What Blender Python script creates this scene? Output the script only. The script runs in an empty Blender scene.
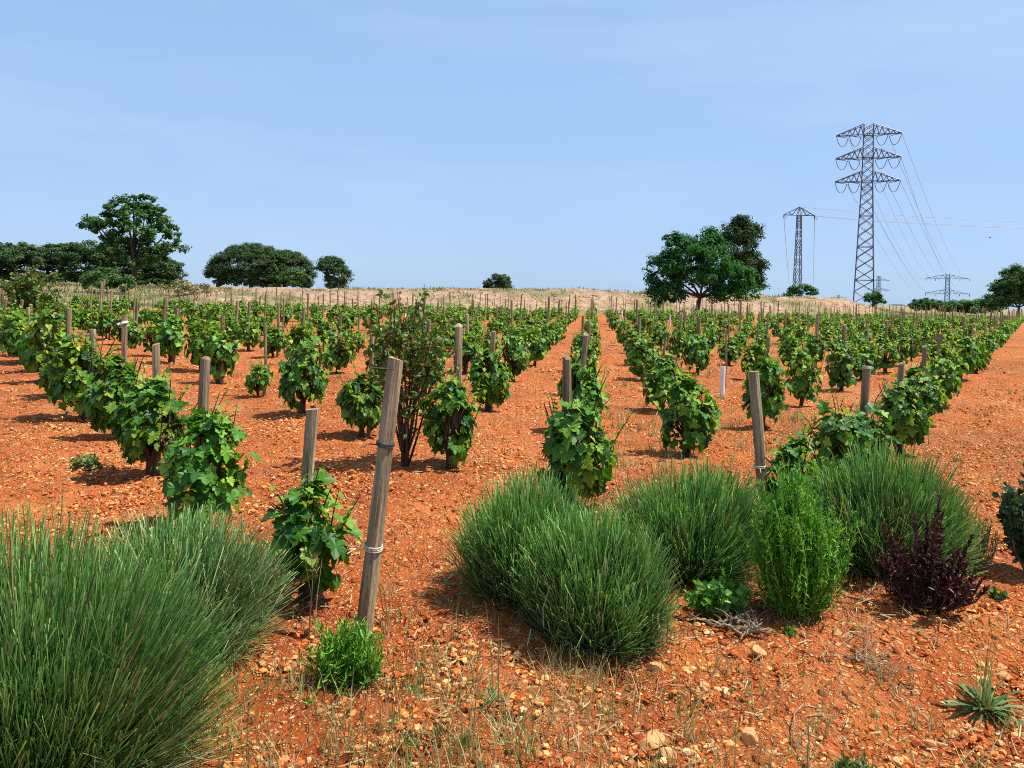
import bpy, math, random
import numpy as np
from mathutils import Matrix, Vector

SEED = 7
rng = np.random.default_rng(SEED)
random.seed(SEED)
PI = math.pi
scene = bpy.context.scene
COL = scene.collection

# ------------------------------------------------------------------ camera
CAM_H = 1.75
FPX = 780.0
PITCH = 0.0
HOR = 93.0          # the horizon stands this many pixels above the middle (lens shift)
ROLL = math.radians(1.72)
fwd = Vector((0, math.cos(PITCH), -math.sin(PITCH)))
r0 = Vector((1, 0, 0)); u0 = Vector((0, math.sin(PITCH), math.cos(PITCH)))
cam_up = u0 * math.cos(ROLL) - r0 * math.sin(ROLL)
cam_right = r0 * math.cos(ROLL) + u0 * math.sin(ROLL)
cd = bpy.data.cameras.new('camera'); cam = bpy.data.objects.new('camera', cd); COL.objects.link(cam)
M = Matrix((cam_right, cam_up, -fwd)).transposed().to_4x4(); M.translation = (0, 0, CAM_H)
cam.matrix_world = M
cd.sensor_fit = 'HORIZONTAL'; cd.sensor_width = 36.0
cd.lens = 36.0 * FPX / 1024.0
cd.shift_y = -HOR / 1024.0
cd.clip_start = 0.05; cd.clip_end = 90000
scene.camera = cam

def project(p):
    d = Vector(p) - Vector((0, 0, CAM_H))
    w = d.dot(fwd)
    if w <= 0.01: return None
    return 512 + FPX * d.dot(cam_right) / w, 384 - HOR - FPX * d.dot(cam_up) / w, w

def ground_point(px, py, z=0.0):
    d = fwd + cam_right * ((px - 512) / FPX) + cam_up * ((384 - HOR - py) / FPX)
    t = (z - CAM_H) / d.z
    return Vector((0, 0, CAM_H)) + d * t

def at_distance(px, py, Y):
    d = fwd + cam_right * ((px - 512) / FPX) + cam_up * ((384 - HOR - py) / FPX)
    return Vector((0, 0, CAM_H)) + d * (Y / d.y)

# ------------------------------------------------------------------ noise
def _hash(ix, iy, seed):
    n = (ix * 374761393 + iy * 668265263 + seed * 1442695041) & 0xFFFFFFFF
    n = ((n ^ (n >> 13)) * 1274126177) & 0xFFFFFFFF
    n = n ^ (n >> 16)
    return (n & 0xFFFF) / 65535.0

def vnoise(x, y, seed=0):
    x = np.asarray(x, float); y = np.asarray(y, float)
    ix = np.floor(x).astype(np.int64); iy = np.floor(y).astype(np.int64)
    fx = x - ix; fy = y - iy
    fx = fx * fx * (3 - 2 * fx); fy = fy * fy * (3 - 2 * fy)
    a = _hash(ix, iy, seed); b = _hash(ix + 1, iy, seed)
    c = _hash(ix, iy + 1, seed); d = _hash(ix + 1, iy + 1, seed)
    return (a + (b - a) * fx) * (1 - fy) + (c + (d - c) * fx) * fy

def sstep(a, b, x):
    t = np.clip((np.asarray(x, float) - a) / (b - a), 0, 1)
    return t * t * (3 - 2 * t)

# ------------------------------------------------------------------ terrain
def field_edge(x, y):
    """signed distance past the far edge line of the vineyard (positive = beyond)."""
    return (y - (60 + 0.55 * x)) / 1.14

def terrain(x, y):
    x = np.asarray(x, float); y = np.asarray(y, float)
    s = field_edge(x, y)
    u = x / np.maximum(y, 1.0)
    left = 1 - sstep(-0.46, -0.36, u)
    right = sstep(0.40, 0.53, u)
    bank_h = (1.0 + .95 * sstep(-.40, .12, u)) * (1 - left) * (1 - right) + 1.0 * left + 0.0 * right
    wob = 3.0 * (vnoise(x * 0.12, y * 0.12, 31) - 0.5)
    rise = sstep(1.5, 12.0, s + wob) * (1 - left) + sstep(0, 25, s) * left
    z = bank_h * rise
    z = z + rise * (1 - left) * (1 - right) * (0.3 * (vnoise(x * .35, y * .35, 3) - .5) + 0.2 * (vnoise(x * .09, y * .09, 5) - .5) + .34 * (vnoise(x * 1.1, y * 1.1, 8) - .5))
    # fall away towards the coast
    z = z - 1.2 * sstep(95, 150, y) * (1 - left * 0.6) * (1 - right) - 40 * sstep(350, 1500, y) - 45 * sstep(1500, 3500, y)
    # gentle unevenness and foreground bank
    near = 1 - sstep(14, 30, y)
    z = z + 0.07 * near * (vnoise(x * .8, y * .8, 11) - .5) + 0.03 * near * (vnoise(x * 2.3, y * 2.3, 12) - .5)
    lip = sstep(-0.2, 0.7, x)
    z = z - 0.10 * lip * (1 - sstep(3.2, 4.25, y + 0.5 * (vnoise(x * 1.5, y * 1.5, 14) - .5)))
    return z

def tz(x, y):
    return float(terrain(np.array([x]), np.array([y]))[0])

# ------------------------------------------------------------------ mesh builder
class MB:
    def __init__(self):
        self.v = []; self.nv = 0; self.f = {}; self.att = []; self.has_att = False
    def add(self, v, faces, att=None):
        v = np.asarray(v, float).reshape(-1, 3)
        by = {}
        for f in faces: by.setdefault(len(f), []).append(f)
        for k, l in by.items():
            self.f.setdefault(k, []).append(np.asarray(l, np.int64) + self.nv)
        self.v.append(v)
        self.att.append(np.zeros(len(v)) if att is None else np.asarray(att, float))
        self.nv += len(v)
    def inst(self, tv, faces, R, T, att=None):
        """many transformed copies of a small template shape"""
        tv = np.asarray(tv, float); k = len(T); n = len(tv)
        if k == 0: return
        V = np.einsum('kij,nj->kni', R, tv) + T[:, None, :]
        by = {}
        for f in faces: by.setdefault(len(f), []).append(f)
        off = (np.arange(k) * n)[:, None, None] + self.nv
        for m, l in by.items():
            a = np.asarray(l, np.int64)[None] + off
            self.f.setdefault(m, []).append(a.reshape(-1, m))
        self.v.append(V.reshape(-1, 3))
        self.att.append(np.tile(att, k) if att is not None else np.zeros(k * n))
        self.nv += k * n
    def grid(self, P, att=None, closed=False):
        """P: (k, rows, cols, 3) batch of sheets"""
        k, r, c, _ = P.shape
        idx = np.arange(r * c).reshape(r, c)
        if closed: idx = np.concatenate([idx, idx[:, :1]], 1)
        q = np.stack([idx[:-1, :-1], idx[:-1, 1:], idx[1:, 1:], idx[1:, :-1]], -1).reshape(-1, 4)
        F = (q[None] + (np.arange(k) * r * c)[:, None, None]).reshape(-1, 4) + self.nv
        self.f.setdefault(4, []).append(F)
        self.v.append(P.reshape(-1, 3))
        self.att.append(np.zeros(k * r * c) if att is None else np.asarray(att, float).reshape(-1))
        self.nv += k * r * c
    def tube(self, pts, rad, n=6, cap=True, att=0.0):
        pts = [Vector(p) for p in pts]
        m = len(pts)
        if not hasattr(rad, '__len__'): rad = [rad] * m
        ring = []
        prev = None
        for i in range(m):
            t = (pts[min(i + 1, m - 1)] - pts[max(i - 1, 0)])
            if t.length < 1e-9: t = Vector((0, 0, 1))
            t.normalize()
            if prev is None:
                a = Vector((1, 0, 0)) if abs(t.x) < .8 else Vector((0, 1, 0))
                e1 = t.cross(a).normalized()
            else:
                e1 = (prev - t * prev.dot(t)).normalized()
            prev = e1
            e2 = t.cross(e1)
            for j in range(n):
                an = 2 * PI * j / n
                ring.append(pts[i] + (e1 * math.cos(an) + e2 * math.sin(an)) * rad[i])
        F = []
        for i in range(m - 1):
            for j in range(n):
                j2 = (j + 1) % n
                F.append((i * n + j, i * n + j2, (i + 1) * n + j2, (i + 1) * n + j))
        if cap:
            F.append(tuple(range(n - 1, -1, -1)))
            F.append(tuple((m - 1) * n + j for j in range(n)))
        self.add([tuple(p) for p in ring], F, np.full(len(ring), att))
    def bar(self, a, b, r=.05):
        self.tube([a, b], r, 4, False)
    def mesh(self, name, mat, smooth=False, att_name=None):
        me = bpy.data.meshes.new(name)
        if self.nv == 0: return me
        V = np.concatenate(self.v)
        me.vertices.add(len(V)); me.vertices.foreach_set('co', V.astype(np.float32).ravel())
        starts = []; idx = []; pos = 0
        for k, l in sorted(self.f.items()):
            a = np.concatenate(l)
            idx.append(a.ravel()); starts.append(pos + np.arange(len(a)) * k); pos += a.size
        idx = np.concatenate(idx); starts = np.concatenate(starts)
        me.loops.add(len(idx)); me.loops.foreach_set('vertex_index', idx.astype(np.int32))
        me.polygons.add(len(starts)); me.polygons.foreach_set('loop_start', starts.astype(np.int32))
        me.update(calc_edges=True)
        if smooth: me.polygons.foreach_set('use_smooth', np.ones(len(starts), dtype=bool))
        else: me.polygons.foreach_set('use_smooth', np.zeros(len(starts), dtype=bool))
        if att_name:
            A = me.attributes.new(att_name, 'FLOAT', 'POINT')
            A.data.foreach_set('value', np.concatenate(self.att).astype(np.float32))
        if mat: me.materials.append(mat)
        return me

def obj(name, me, parent=None, loc=None):
    o = bpy.data.objects.new(name, me); COL.objects.link(o)
    if parent is not None: o.parent = parent
    if loc is not None: o.location = loc
    return o

def tag(o, label=None, cat=None, group=None, kind=None):
    if label: o['label'] = label
    if cat: o['category'] = cat
    if group: o['group'] = group
    if kind: o['kind'] = kind
    return o

def thing(name, label, cat, loc=(0, 0, 0), rz=0.0, group=None):
    o = bpy.data.objects.new(name, None); COL.objects.link(o)
    o.location = loc; o.rotation_euler = (0, 0, rz); o.empty_display_size = .2
    return tag(o, label, cat, group)

def copy_thing(root):
    r = root.copy(); COL.objects.link(r)
    for ch in root.children:
        c = ch.copy(); COL.objects.link(c); c.parent = r
        for g in ch.children:
            d = g.copy(); COL.objects.link(d); d.parent = c
    return r

def unit(a):
    return a / np.maximum(np.linalg.norm(a, axis=-1, keepdims=True), 1e-9)

def frames(nrm, tip):
    """rotation matrices whose z axis is nrm and y axis close to tip"""
    z = unit(nrm); y = unit(tip - z * np.sum(tip * z, -1, keepdims=True)); x = np.cross(y, z)
    return np.stack([x, y, z], -1)

def rdir(n, r=None):
    r = r or rng
    return unit(r.normal(size=(n, 3)))

# ------------------------------------------------------------------ materials
def new_mat(name):
    m = bpy.data.materials.new(name); m.use_nodes = True
    nt = m.node_tree
    for n in list(nt.nodes): nt.nodes.remove(n)
    out = nt.nodes.new('ShaderNodeOutputMaterial')
    return m, nt, out

class NT:
    def __init__(self, nt): self.nt = nt
    def n(self, typ, **kw):
        nd = self.nt.nodes.new(typ)
        for k, v in kw.items():
            if k.startswith('i_'):
                nd.inputs[int(k[2:])].default_value = v
            else: setattr(nd, k, v)
        return nd
    def l(self, a, b): self.nt.links.new(a, b)
    def noise(self, vec, scale, detail=3, rough=.6):
        nd = self.n('ShaderNodeTexNoise'); nd.inputs['Scale'].default_value = scale
        nd.inputs['Detail'].default_value = detail; nd.inputs['Roughness'].default_value = rough
        if vec: self.l(vec, nd.inputs['Vector'])
        return nd.outputs['Fac']
    def voro(self, vec, scale, out='Distance', rnd=1.0, feature='F1'):
        nd = self.n('ShaderNodeTexVoronoi'); nd.feature = feature
        nd.inputs['Scale'].default_value = scale
        nd.inputs['Randomness'].default_value = rnd
        if vec: self.l(vec, nd.inputs['Vector'])
        return nd.outputs[out]
    def ramp(self, fac, stops, interp='LINEAR'):
        nd = self.n('ShaderNodeValToRGB'); cr = nd.color_ramp; cr.interpolation = interp
        while len(cr.elements) < len(stops): cr.elements.new(.5)
        for e, (p, c) in zip(cr.elements, stops):
            e.position = p
            e.color = (c, c, c, 1) if not hasattr(c, '__len__') else (*c, 1)
        self.l(fac, nd.inputs[0]); return nd.outputs[0]
    def mix(self, fac, a, b, mode='MIX'):
        nd = self.n('ShaderNodeMix'); nd.data_type = 'RGBA'; nd.blend_type = mode
        for s, v in ((0, fac), (6, a), (7, b)):
            if isinstance(v, (int, float)): nd.inputs[s].default_value = v
            elif isinstance(v, tuple): nd.inputs[s].default_value = (*v, 1)
            else: self.l(v, nd.inputs[s])
        return nd.outputs[2]
    def math(self, op, a, b=0.0, clamp=False):
        nd = self.n('ShaderNodeMath'); nd.operation = op; nd.use_clamp = clamp
        for s, v in ((0, a), (1, b)):
            if isinstance(v, (int, float)): nd.inputs[s].default_value = v
            else: self.l(v, nd.inputs[s])
        return nd.outputs[0]
    def pos(self): return self.n('ShaderNodeNewGeometry').outputs['Position']
    def island(self): return self.n('ShaderNodeNewGeometry').outputs['Random Per Island']
    def attr(self, name):
        nd = self.n('ShaderNodeAttribute'); nd.attribute_name = name; return nd.outputs['Fac']
    def objrand(self): return self.n('ShaderNodeObjectInfo').outputs['Random']
    def mapped(self, vec, scale):
        nd = self.n('ShaderNodeMapping'); nd.inputs['Scale'].default_value = scale
        self.l(vec, nd.inputs['Vector']); return nd.outputs[0]

def leaf_mat(name, stops, trans=.3, rough=.5, spec=.3, vary=.25, tcol=(1.25, 1.25, .6), att_stops=None):
    """leaf material: colour differs from leaf to leaf (and a little from plant to plant)"""
    m, nt, out = new_mat(name); h = NT(nt)
    c = h.ramp(h.island(), stops)
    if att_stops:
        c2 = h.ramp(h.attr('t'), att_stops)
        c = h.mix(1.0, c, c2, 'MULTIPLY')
    hs = h.n('ShaderNodeHueSaturation')
    h.l(h.math('ADD', h.math('MULTIPLY', h.objrand(), vary), 1 - vary / 2), hs.inputs['Value'])
    h.l(c, hs.inputs['Color']); c = hs.outputs[0]
    p = h.n('ShaderNodeBsdfPrincipled')
    p.inputs['Roughness'].default_value = rough
    p.inputs['Specular IOR Level'].default_value = spec
    h.l(c, p.inputs['Base Color'])
    t = h.n('ShaderNodeBsdfTranslucent')
    h.l(h.mix(1.0, c, tcol, 'MULTIPLY'), t.inputs['Color'])
    ms = h.n('ShaderNodeMixShader'); ms.inputs[0].default_value = trans
    h.l(p.outputs[0], ms.inputs[1]); h.l(t.outputs[0], ms.inputs[2])
    h.l(ms.outputs[0], out.inputs['Surface'])
    return m

def plain_mat(name, c1, c2, scale=8, rough=.8, spec=.2, stretch=(1, 1, 1), metal=0.0, bump=.3, bscale=None, coord='Object', rand=0.0):
    m, nt, out = new_mat(name); h = NT(nt)
    tc = h.n('ShaderNodeTexCoord').outputs[coord]
    v = h.mapped(tc, stretch)
    f = h.noise(v, scale, 5, .65)
    c = h.ramp(f, [(.32, c1), (.68, c2)])
    if rand:
        hs = h.n('ShaderNodeHueSaturation')
        h.l(h.math('ADD', h.math('MULTIPLY', h.objrand(), rand), 1 - rand / 2), hs.inputs['Value'])
        h.l(c, hs.inputs['Color']); c = hs.outputs[0]
    p = h.n('ShaderNodeBsdfPrincipled')
    p.inputs['Roughness'].default_value = rough; p.inputs['Metallic'].default_value = metal
    p.inputs['Specular IOR Level'].default_value = spec
    h.l(c, p.inputs['Base Color'])
    if bump:
        b = h.n('ShaderNodeBump'); b.inputs['Strength'].default_value = bump; b.inputs['Distance'].default_value = .02
        h.l(h.noise(v, bscale or scale * 2, 4, .7), b.inputs['Height']); h.l(b.outputs[0], p.inputs['Normal'])
    h.l(p.outputs[0], out.inputs['Surface'])
    return m

MAT = {}
MAT['vine_leaf'] = leaf_mat('vine_leaf', [(0, (.022, .085, .012)), (.35, (.050, .165, .016)), (.68, (.10, .26, .02)), (1, (.26, .42, .035))], .36, .5, .32, .4)
MAT['young_leaf'] = leaf_mat('young_leaf', [(0, (.09, .23, .02)), (.5, (.20, .35, .03)), (1, (.38, .46, .06))], .42, .5, .3, .3)
MAT['vine_bark'] = plain_mat('vine_bark', (.035, .022, .015), (.11, .075, .05), 30, .95, .1, (1, 1, .25), 0, .8)
MAT['shoot_stem'] = plain_mat('shoot_stem', (.12, .11, .04), (.22, .16, .07), 20, .7)
MAT['wood'] = plain_mat('weathered_wood', (.10, .070, .040), (.47, .355, .22), 26, .92, .12, (1, 1, .07), 0, 1.0, 45, rand=.55)
MAT['wood_end'] = plain_mat('cut_wood_end', (.36, .28, .20), (.55, .46, .36), 30, .9, .1)
MAT['dark_wire'] = plain_mat('dark_wire', (.03, .03, .03), (.06, .055, .05), 30, .5, .4, bump=0)
MAT['twine'] = plain_mat('pale_twine', (.50, .42, .30), (.68, .60, .46), 60, .9, .1)
MAT['white_plastic'] = plain_mat('white_plastic', (.74, .74, .70), (.84, .84, .81), 12, .45, .4, bump=.05)
LAV_ATT = [(0, (.30, .26, .22)), (.4, (.85, .95, .85)), (.75, (1, 1, .95)), (.88, (1.6, 1.45, 1.15)), (1, (2.5, 2.1, 1.7))]  # shade inside the clump painted into the stem bases; pale bud tips
MAT['lavender'] = leaf_mat('lavender_stem', [(0, (.030, .090, .022)), (.5, (.060, .155, .036)), (.78, (.10, .21, .065)), (.95, (.17, .27, .11)), (1, (.28, .28, .16))], .22, .55, .3, .15, (1.1, 1.2, .7), LAV_ATT)
MAT['lavender_pale'] = leaf_mat('lavender_stem_pale', [(0, (.034, .10, .034)), (.5, (.068, .165, .052)), (1, (.28, .34, .17))], .2, .55, .3, .15, (1.1, 1.2, .7), LAV_ATT)
MAT['rosemary'] = leaf_mat('rosemary_leaf', [(0, (.045, .15, .012)), (.5, (.10, .28, .022)), (1, (.24, .44, .05))], .25, .5, .3, .15)
MAT['green_bush'] = leaf_mat('bright_bush_leaf', [(0, (.05, .16, .02)), (.6, (.10, .28, .03)), (1, (.20, .36, .06))], .35, .45, .3, .15)
MAT['purple'] = leaf_mat('purple_leaf', [(0, (.024, .007, .007)), (.6, (.055, .015, .013)), (1, (.13, .045, .036))], .15, .5, .3, .1, (1.3, .8, .8))
MAT['dark_shrub'] = leaf_mat('dark_shrub_leaf', [(0, (.018, .05, .016)), (.6, (.03, .085, .025)), (1, (.07, .13, .04))], .2, .45, .4, .15)
MAT['grey_weed'] = leaf_mat('grey_weed_leaf', [(0, (.05, .11, .03)), (.6, (.10, .18, .05)), (1, (.24, .28, .11))], .25, .6, .2, .15)
MAT['reddish'] = leaf_mat('reddish_shoot_leaf', [(0, (.12, .05, .025)), (.5, (.24, .085, .035)), (1, (.28, .18, .05))], .35, .5, .3, .1, (1.3, 1, .7))
MAT['sapling'] = leaf_mat('sapling_leaf', [(0, (.03, .095, .014)), (.5, (.075, .18, .022)), (1, (.20, .28, .05))], .3, .45, .35, .1)
MAT['oak'] = leaf_mat('oak_leaf', [(0, (.028, .072, .016)), (.5, (.055, .125, .027)), (1, (.11, .20, .05))], .32, .7, .1, .15)
MAT['broad'] = leaf_mat('broad_leaf', [(0, (.018, .080, .018)), (.5, (.034, .125, .027)), (1, (.07, .20, .042))], .32, .7, .1, .1)
MAT['pine'] = leaf_mat('pine_needles', [(0, (.022, .046, .016)), (.5, (.045, .082, .026)), (1, (.085, .13, .042))], .15, .8, .06, .15)
MAT['shrub'] = leaf_mat('shrub_leaf', [(0, (.035, .10, .02)), (.5, (.06, .145, .03)), (1, (.11, .20, .05))], .3, .5, .25, .15)
MAT['tree_bark'] = plain_mat('tree_bark', (.05, .038, .028), (.13, .10, .075), 3, .95, .1, (1, 1, .3), 0, .6)
MAT['dead_twig'] = plain_mat('dead_twig', (.13, .085, .05), (.34, .26, .17), 25, .9, .1)
MAT['dry_grass'] = leaf_mat('dry_grass', [(0, (.30, .22, .10)), (.5, (.46, .35, .18)), (.8, (.28, .28, .10)), (1, (.60, .50, .30))], .25, .7, .2, 0)
MAT['litter'] = leaf_mat('dead_stems', [(0, (.10, .06, .03)), (.6, (.24, .15, .08)), (1, (.42, .32, .19))], .1, .8, .1, 0)
MAT['green_grass'] = leaf_mat('green_grass', [(0, (.10, .17, .05)), (.6, (.20, .25, .09)), (1, (.40, .36, .17))], .3, .6, .2, 0)
MAT['far_weed'] = leaf_mat('far_weed', [(0, (.06, .10, .035)), (.4, (.15, .16, .07)), (.7, (.32, .26, .13)), (1, (.48, .39, .22))], .2, .8, .1, 0)
MAT['steel'] = plain_mat('galvanised_steel', (.10, .10, .14), (.17, .16, .21), 1.5, .55, .4, metal=.3, bump=0)
MAT['steel_far'] = plain_mat('hazed_steel', (.16, .24, .38), (.22, .30, .44), .5, .6, .3, metal=.1, bump=0)  # blue haze of distance painted into the steel of the far pylons
MAT['insulator'] = plain_mat('dark_insulator', (.03, .02, .03), (.06, .04, .05), 5, .7, .1, bump=0)
MAT['cable'] = plain_mat('aluminium_cable', (.20, .21, .24), (.26, .27, .30), 5, .5, .4, bump=0)
MAT['bird'] = plain_mat('bird_feathers', (.02, .02, .022), (.04, .04, .045), 20, .8, bump=0)
MAT['town'] = plain_mat('hazed_walls', (.42, .44, .48), (.55, .56, .60), .02, .9, bump=0)  # wall colour with the pale blue haze of distance mixed in

def soil_material():
    m, nt, out = new_mat('red_soil'); h = NT(nt)
    P = h.pos()
    wob = h.n('ShaderNodeTexNoise'); wob.inputs['Scale'].default_value = 9; wob.inputs['Detail'].default_value = 2
    h.l(P, wob.inputs['Vector'])
    sc = h.n('ShaderNodeVectorMath'); sc.operation = 'SCALE'; h.l(wob.outputs['Color'], sc.inputs[0]); sc.inputs['Scale'].default_value = .06
    ad = h.n('ShaderNodeVectorMath'); ad.operation = 'ADD'; h.l(P, ad.inputs[0]); h.l(sc.outputs[0], ad.inputs[1])
    W = ad.outputs[0]
    # fine earth, patchy in tone
    base = h.ramp(h.noise(P, 1.1, 6, .65), [(.28, (.28, .050, .012)), (.46, (.46, .096, .022)), (.56, (.53, .128, .030)), (.72, (.63, .215, .062))])
    # crumbs of three sizes, each crumb its own tone
    def crumbs(scale, thr, base, stops):
        d = h.voro(W, scale, 'Distance'); col = h.voro(W, scale, 'Color')
        sx = h.n('ShaderNodeSeparateColor'); h.l(col, sx.inputs[0])
        pick = h.ramp(sx.outputs[0], [(thr, 0.0), (thr + .02, 1.0)])
        inside = h.ramp(d, [(.30, 1.0), (.46, 0.0)])
        tone = h.ramp(sx.outputs[1], stops)
        f = h.math('MULTIPLY', pick, inside)
        return h.mix(f, base, tone), h.math('MULTIPLY', f, h.math('SUBTRACT', 1.0, d))
    st = [(0, (.17, .030, .009)), (.30, (.53, .145, .038)), (.54, (.70, .34, .11)), (.94, (.78, .48, .19)), (1, (.80, .60, .36))]
    st2 = [(0, (.18, .032, .009)), (.5, (.50, .130, .032)), (.85, (.70, .34, .11)), (1, (.76, .46, .19))]
    big = h.ramp(h.noise(P, .16, 5, .62), [(.36, (.70, .62, .56)), (.5, (1, 1, 1)), (.66, (1.14, 1.22, 1.32))])
    base = h.mix(1.0, base, big, 'MULTIPLY')
    c, h1 = crumbs(85, .34, base, st)
    c, h2 = crumbs(38, .46, c, st)
    c, h3 = crumbs(16, .56, c, st2)
    # short bits of dry straw lying about, in patches
    sv = h.mapped(W, (22, 75, 22))
    straw = h.ramp(h.noise(sv, 1.0, 2, .5), [(.60, 0.0), (.66, 1.0)])
    patch = h.ramp(h.noise(P, .35, 4, .6), [(.42, 0.0), (.62, .85)])
    c = h.mix(h.math('MULTIPLY', straw, patch), c, (.60, .42, .22))
    dry = h.ramp(h.noise(P, .22, 4, .6), [(.50, 0.0), (.72, .5)])
    c = h.mix(h.math('MULTIPLY', dry, h.ramp(h.noise(P, 7, 3, .7), [(.45, 0.0), (.6, 1.0)])), c, (.55, .36, .17))
    # bare bank of paler earth beyond the vines
    bk = h.ramp(h.noise(P, 1.6, 6, .75), [(.34, (.13, .08, .035)), (.43, (.33, .21, .12)), (.53, (.48, .32, .20)), (.7, (.60, .44, .30))])
    c = h.mix(h.attr('bank'), c, bk)
    wd = h.ramp(h.noise(P, .6, 5, .7), [(.30, (.12, .13, .05)), (.5, (.27, .23, .11)), (.7, (.42, .33, .18))])
    c = h.mix(h.attr('weed'), c, wd)
    hh = h.math('ADD', h.math('MULTIPLY', h3, 1.6), h.math('ADD', h.math('MULTIPLY', h2, .8), h.math('MULTIPLY', h1, .35)))
    hh = h.math('ADD', hh, h.math('MULTIPLY', h.noise(P, 18, 6, .75), 1.6))
    hh = h.math('ADD', hh, h.math('MULTIPLY', h.noise(P, 4.5, 4, .7), 3.0))
    b = h.n('ShaderNodeBump'); b.inputs['Strength'].default_value = 1.0; b.inputs['Distance'].default_value = .035
    h.l(hh, b.inputs['Height'])
    p = h.n('ShaderNodeBsdfPrincipled'); p.inputs['Roughness'].default_value = .95; p.inputs['Specular IOR Level'].default_value = .1
    h.l(c, p.inputs['Base Color']); h.l(b.outputs[0], p.inputs['Normal'])
    h.l(p.outputs[0], out.inputs['Surface'])
    return m
MAT['soil'] = soil_material()

def stone_material(name, stops):
    m, nt, out = new_mat(name); h = NT(nt)
    c = h.ramp(h.island(), stops)
    n = h.noise(h.pos(), 45, 4, .7)
    c = h.mix(h.ramp(n, [(.40, 0.0), (.62, .5)]), c, (.50, .14, .036))
    b = h.n('ShaderNodeBump'); b.inputs['Strength'].default_value = .5; b.inputs['Distance'].default_value = .006
    h.l(h.noise(h.pos(), 90, 3, .7), b.inputs['Height'])
    p = h.n('ShaderNodeBsdfPrincipled'); p.inputs['Roughness'].default_value = .92; p.inputs['Specular IOR Level'].default_value = .12
    h.l(c, p.inputs['Base Color']); h.l(b.outputs[0], p.inputs['Normal']); h.l(p.outputs[0], out.inputs['Surface'])
    return m
MAT['clod'] = stone_material('clod', [(0, (.26, .048, .011)), (.42, (.50, .120, .028)), (.64, (.66, .28, .08)), (.94, (.76, .44, .155)), (1, (.79, .55, .28))])
MAT['bank_stone'] = stone_material('bank_stone', [(0, (.34, .17, .08)), (.5, (.50, .31, .19)), (1, (.60, .45, .32))])
MAT['stone'] = stone_material('ochre_stone', [(0, (.50, .20, .06)), (.5, (.58, .29, .11)), (1, (.64, .39, .19))])

# ------------------------------------------------------------------ ground
def build_ground():
    ys = list(np.arange(-8, 1.3, .35))
    y = 1.3
    while y < 130: ys.append(y); y *= 1.0052
    while y < 7000: ys.append(y); y *= 1.03
    ys = np.array(ys)
    us = np.linspace(-1, 1, 560)
    us = us * (.72 + .5 * np.abs(us) ** 3)
    sc = np.maximum(ys, 1.0) + 1.2
    X = us[None, :] * sc[:, None]
    Y = np.repeat(ys[:, None], len(us), 1)
    Z = terrain(X, Y)
    # clods and lumps where the sheet is fine enough to carry them
    f1 = 1 - sstep(7, 16, Y); f2 = 1 - sstep(18, 45, Y)
    lump = (vnoise(X * 9, Y * 9, 21) - .5) * .030 + (vnoise(X * 22, Y * 22, 22) - .5) * .022
    Z += f1 * lump + f2 * (vnoise(X * 3.7, Y * 3.7, 23) - .5) * .055 + (1 - sstep(60, 90, Y)) * (vnoise(X * 1.3, Y * 1.3, 24) - .5) * .05
    mb = MB(); mb.grid(np.stack([X, Y, Z], -1)[None])
    me = mb.mesh('ground', MAT['soil'], smooth=True)
    s = field_edge(X, Y); u = X / np.maximum(Y, 1)
    left = 1 - sstep(-0.46, -0.38, u); right = sstep(.44, .52, u)
    e = sstep(.5, 2.2, s + 2 * (vnoise(X * .3, Y * .3, 41) - .5))
    bank = e * (1 - right)
    wn = vnoise(X * .22, Y * .22, 42) * .6 + vnoise(X * .8, Y * .8, 43) * .4
    weed = np.clip(e * left * 1.0 + e * (1 - left) * sstep(.47, .60, wn) + e * right * .8 + e * (1 - sstep(2, 4.5, s)) * .8, 0, 1)
    weed = np.maximum(weed, sstep(115, 150, Y))
    for nm, a in (('bank', bank), ('weed', weed)):
        A = me.attributes.new(nm, 'FLOAT', 'POINT'); A.data.foreach_set('value', a.ravel().astype(np.float32))
    return tag(obj('ground', me), kind='structure')
build_ground()

def build_sea():
    m, nt, out = new_mat('sea_water'); h = NT(nt)
    p = h.n('ShaderNodeBsdfPrincipled'); p.inputs['Base Color'].default_value = (.03, .10, .20, 1)
    p.inputs['Roughness'].default_value = .45; p.inputs['IOR'].default_value = 1.33
    b = h.n('ShaderNodeBump'); b.inputs['Strength'].default_value = .6; b.inputs['Distance'].default_value = 2.0
    h.l(h.noise(h.pos(), .02, 4, .6), b.inputs['Height']); h.l(b.outputs[0], p.inputs['Normal'])
    h.l(p.outputs[0], out.inputs['Surface'])
    mb = MB()
    y = np.array([1800., 4000, 6500, 9400]); u = np.linspace(-1, 1, 9)
    P = np.stack([u[None] * y[:, None] * 1.0, np.repeat(y[:, None], 9, 1), np.full((4, 9), -72.0)], -1)
    mb.grid(P[None]); tag(obj('sea', mb.mesh('sea', m)), kind='structure')
build_sea()

# ------------------------------------------------------------------ loose clods, stones and straw on the soil
ICO = None
def ico():
    global ICO
    if ICO is None:
        t = (1 + 5 ** .5) / 2
        v = np.array([(-1, t, 0), (1, t, 0), (-1, -t, 0), (1, -t, 0), (0, -1, t), (0, 1, t), (0, -1, -t), (0, 1, -t), (t, 0, -1), (t, 0, 1), (-t, 0, -1), (-t, 0, 1)], float)
        v /= np.linalg.norm(v[0])
        f = [(0, 11, 5), (0, 5, 1), (0, 1, 7), (0, 7, 10), (0, 10, 11), (1, 5, 9), (5, 11, 4), (11, 10, 2), (10, 7, 6), (7, 1, 8), (3, 9, 4), (3, 4, 2), (3, 2, 6), (3, 6, 8), (3, 8, 9), (4, 9, 5), (2, 4, 11), (6, 2, 10), (8, 6, 7), (9, 8, 1)]
        ICO = (v, f)
    return ICO

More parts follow.
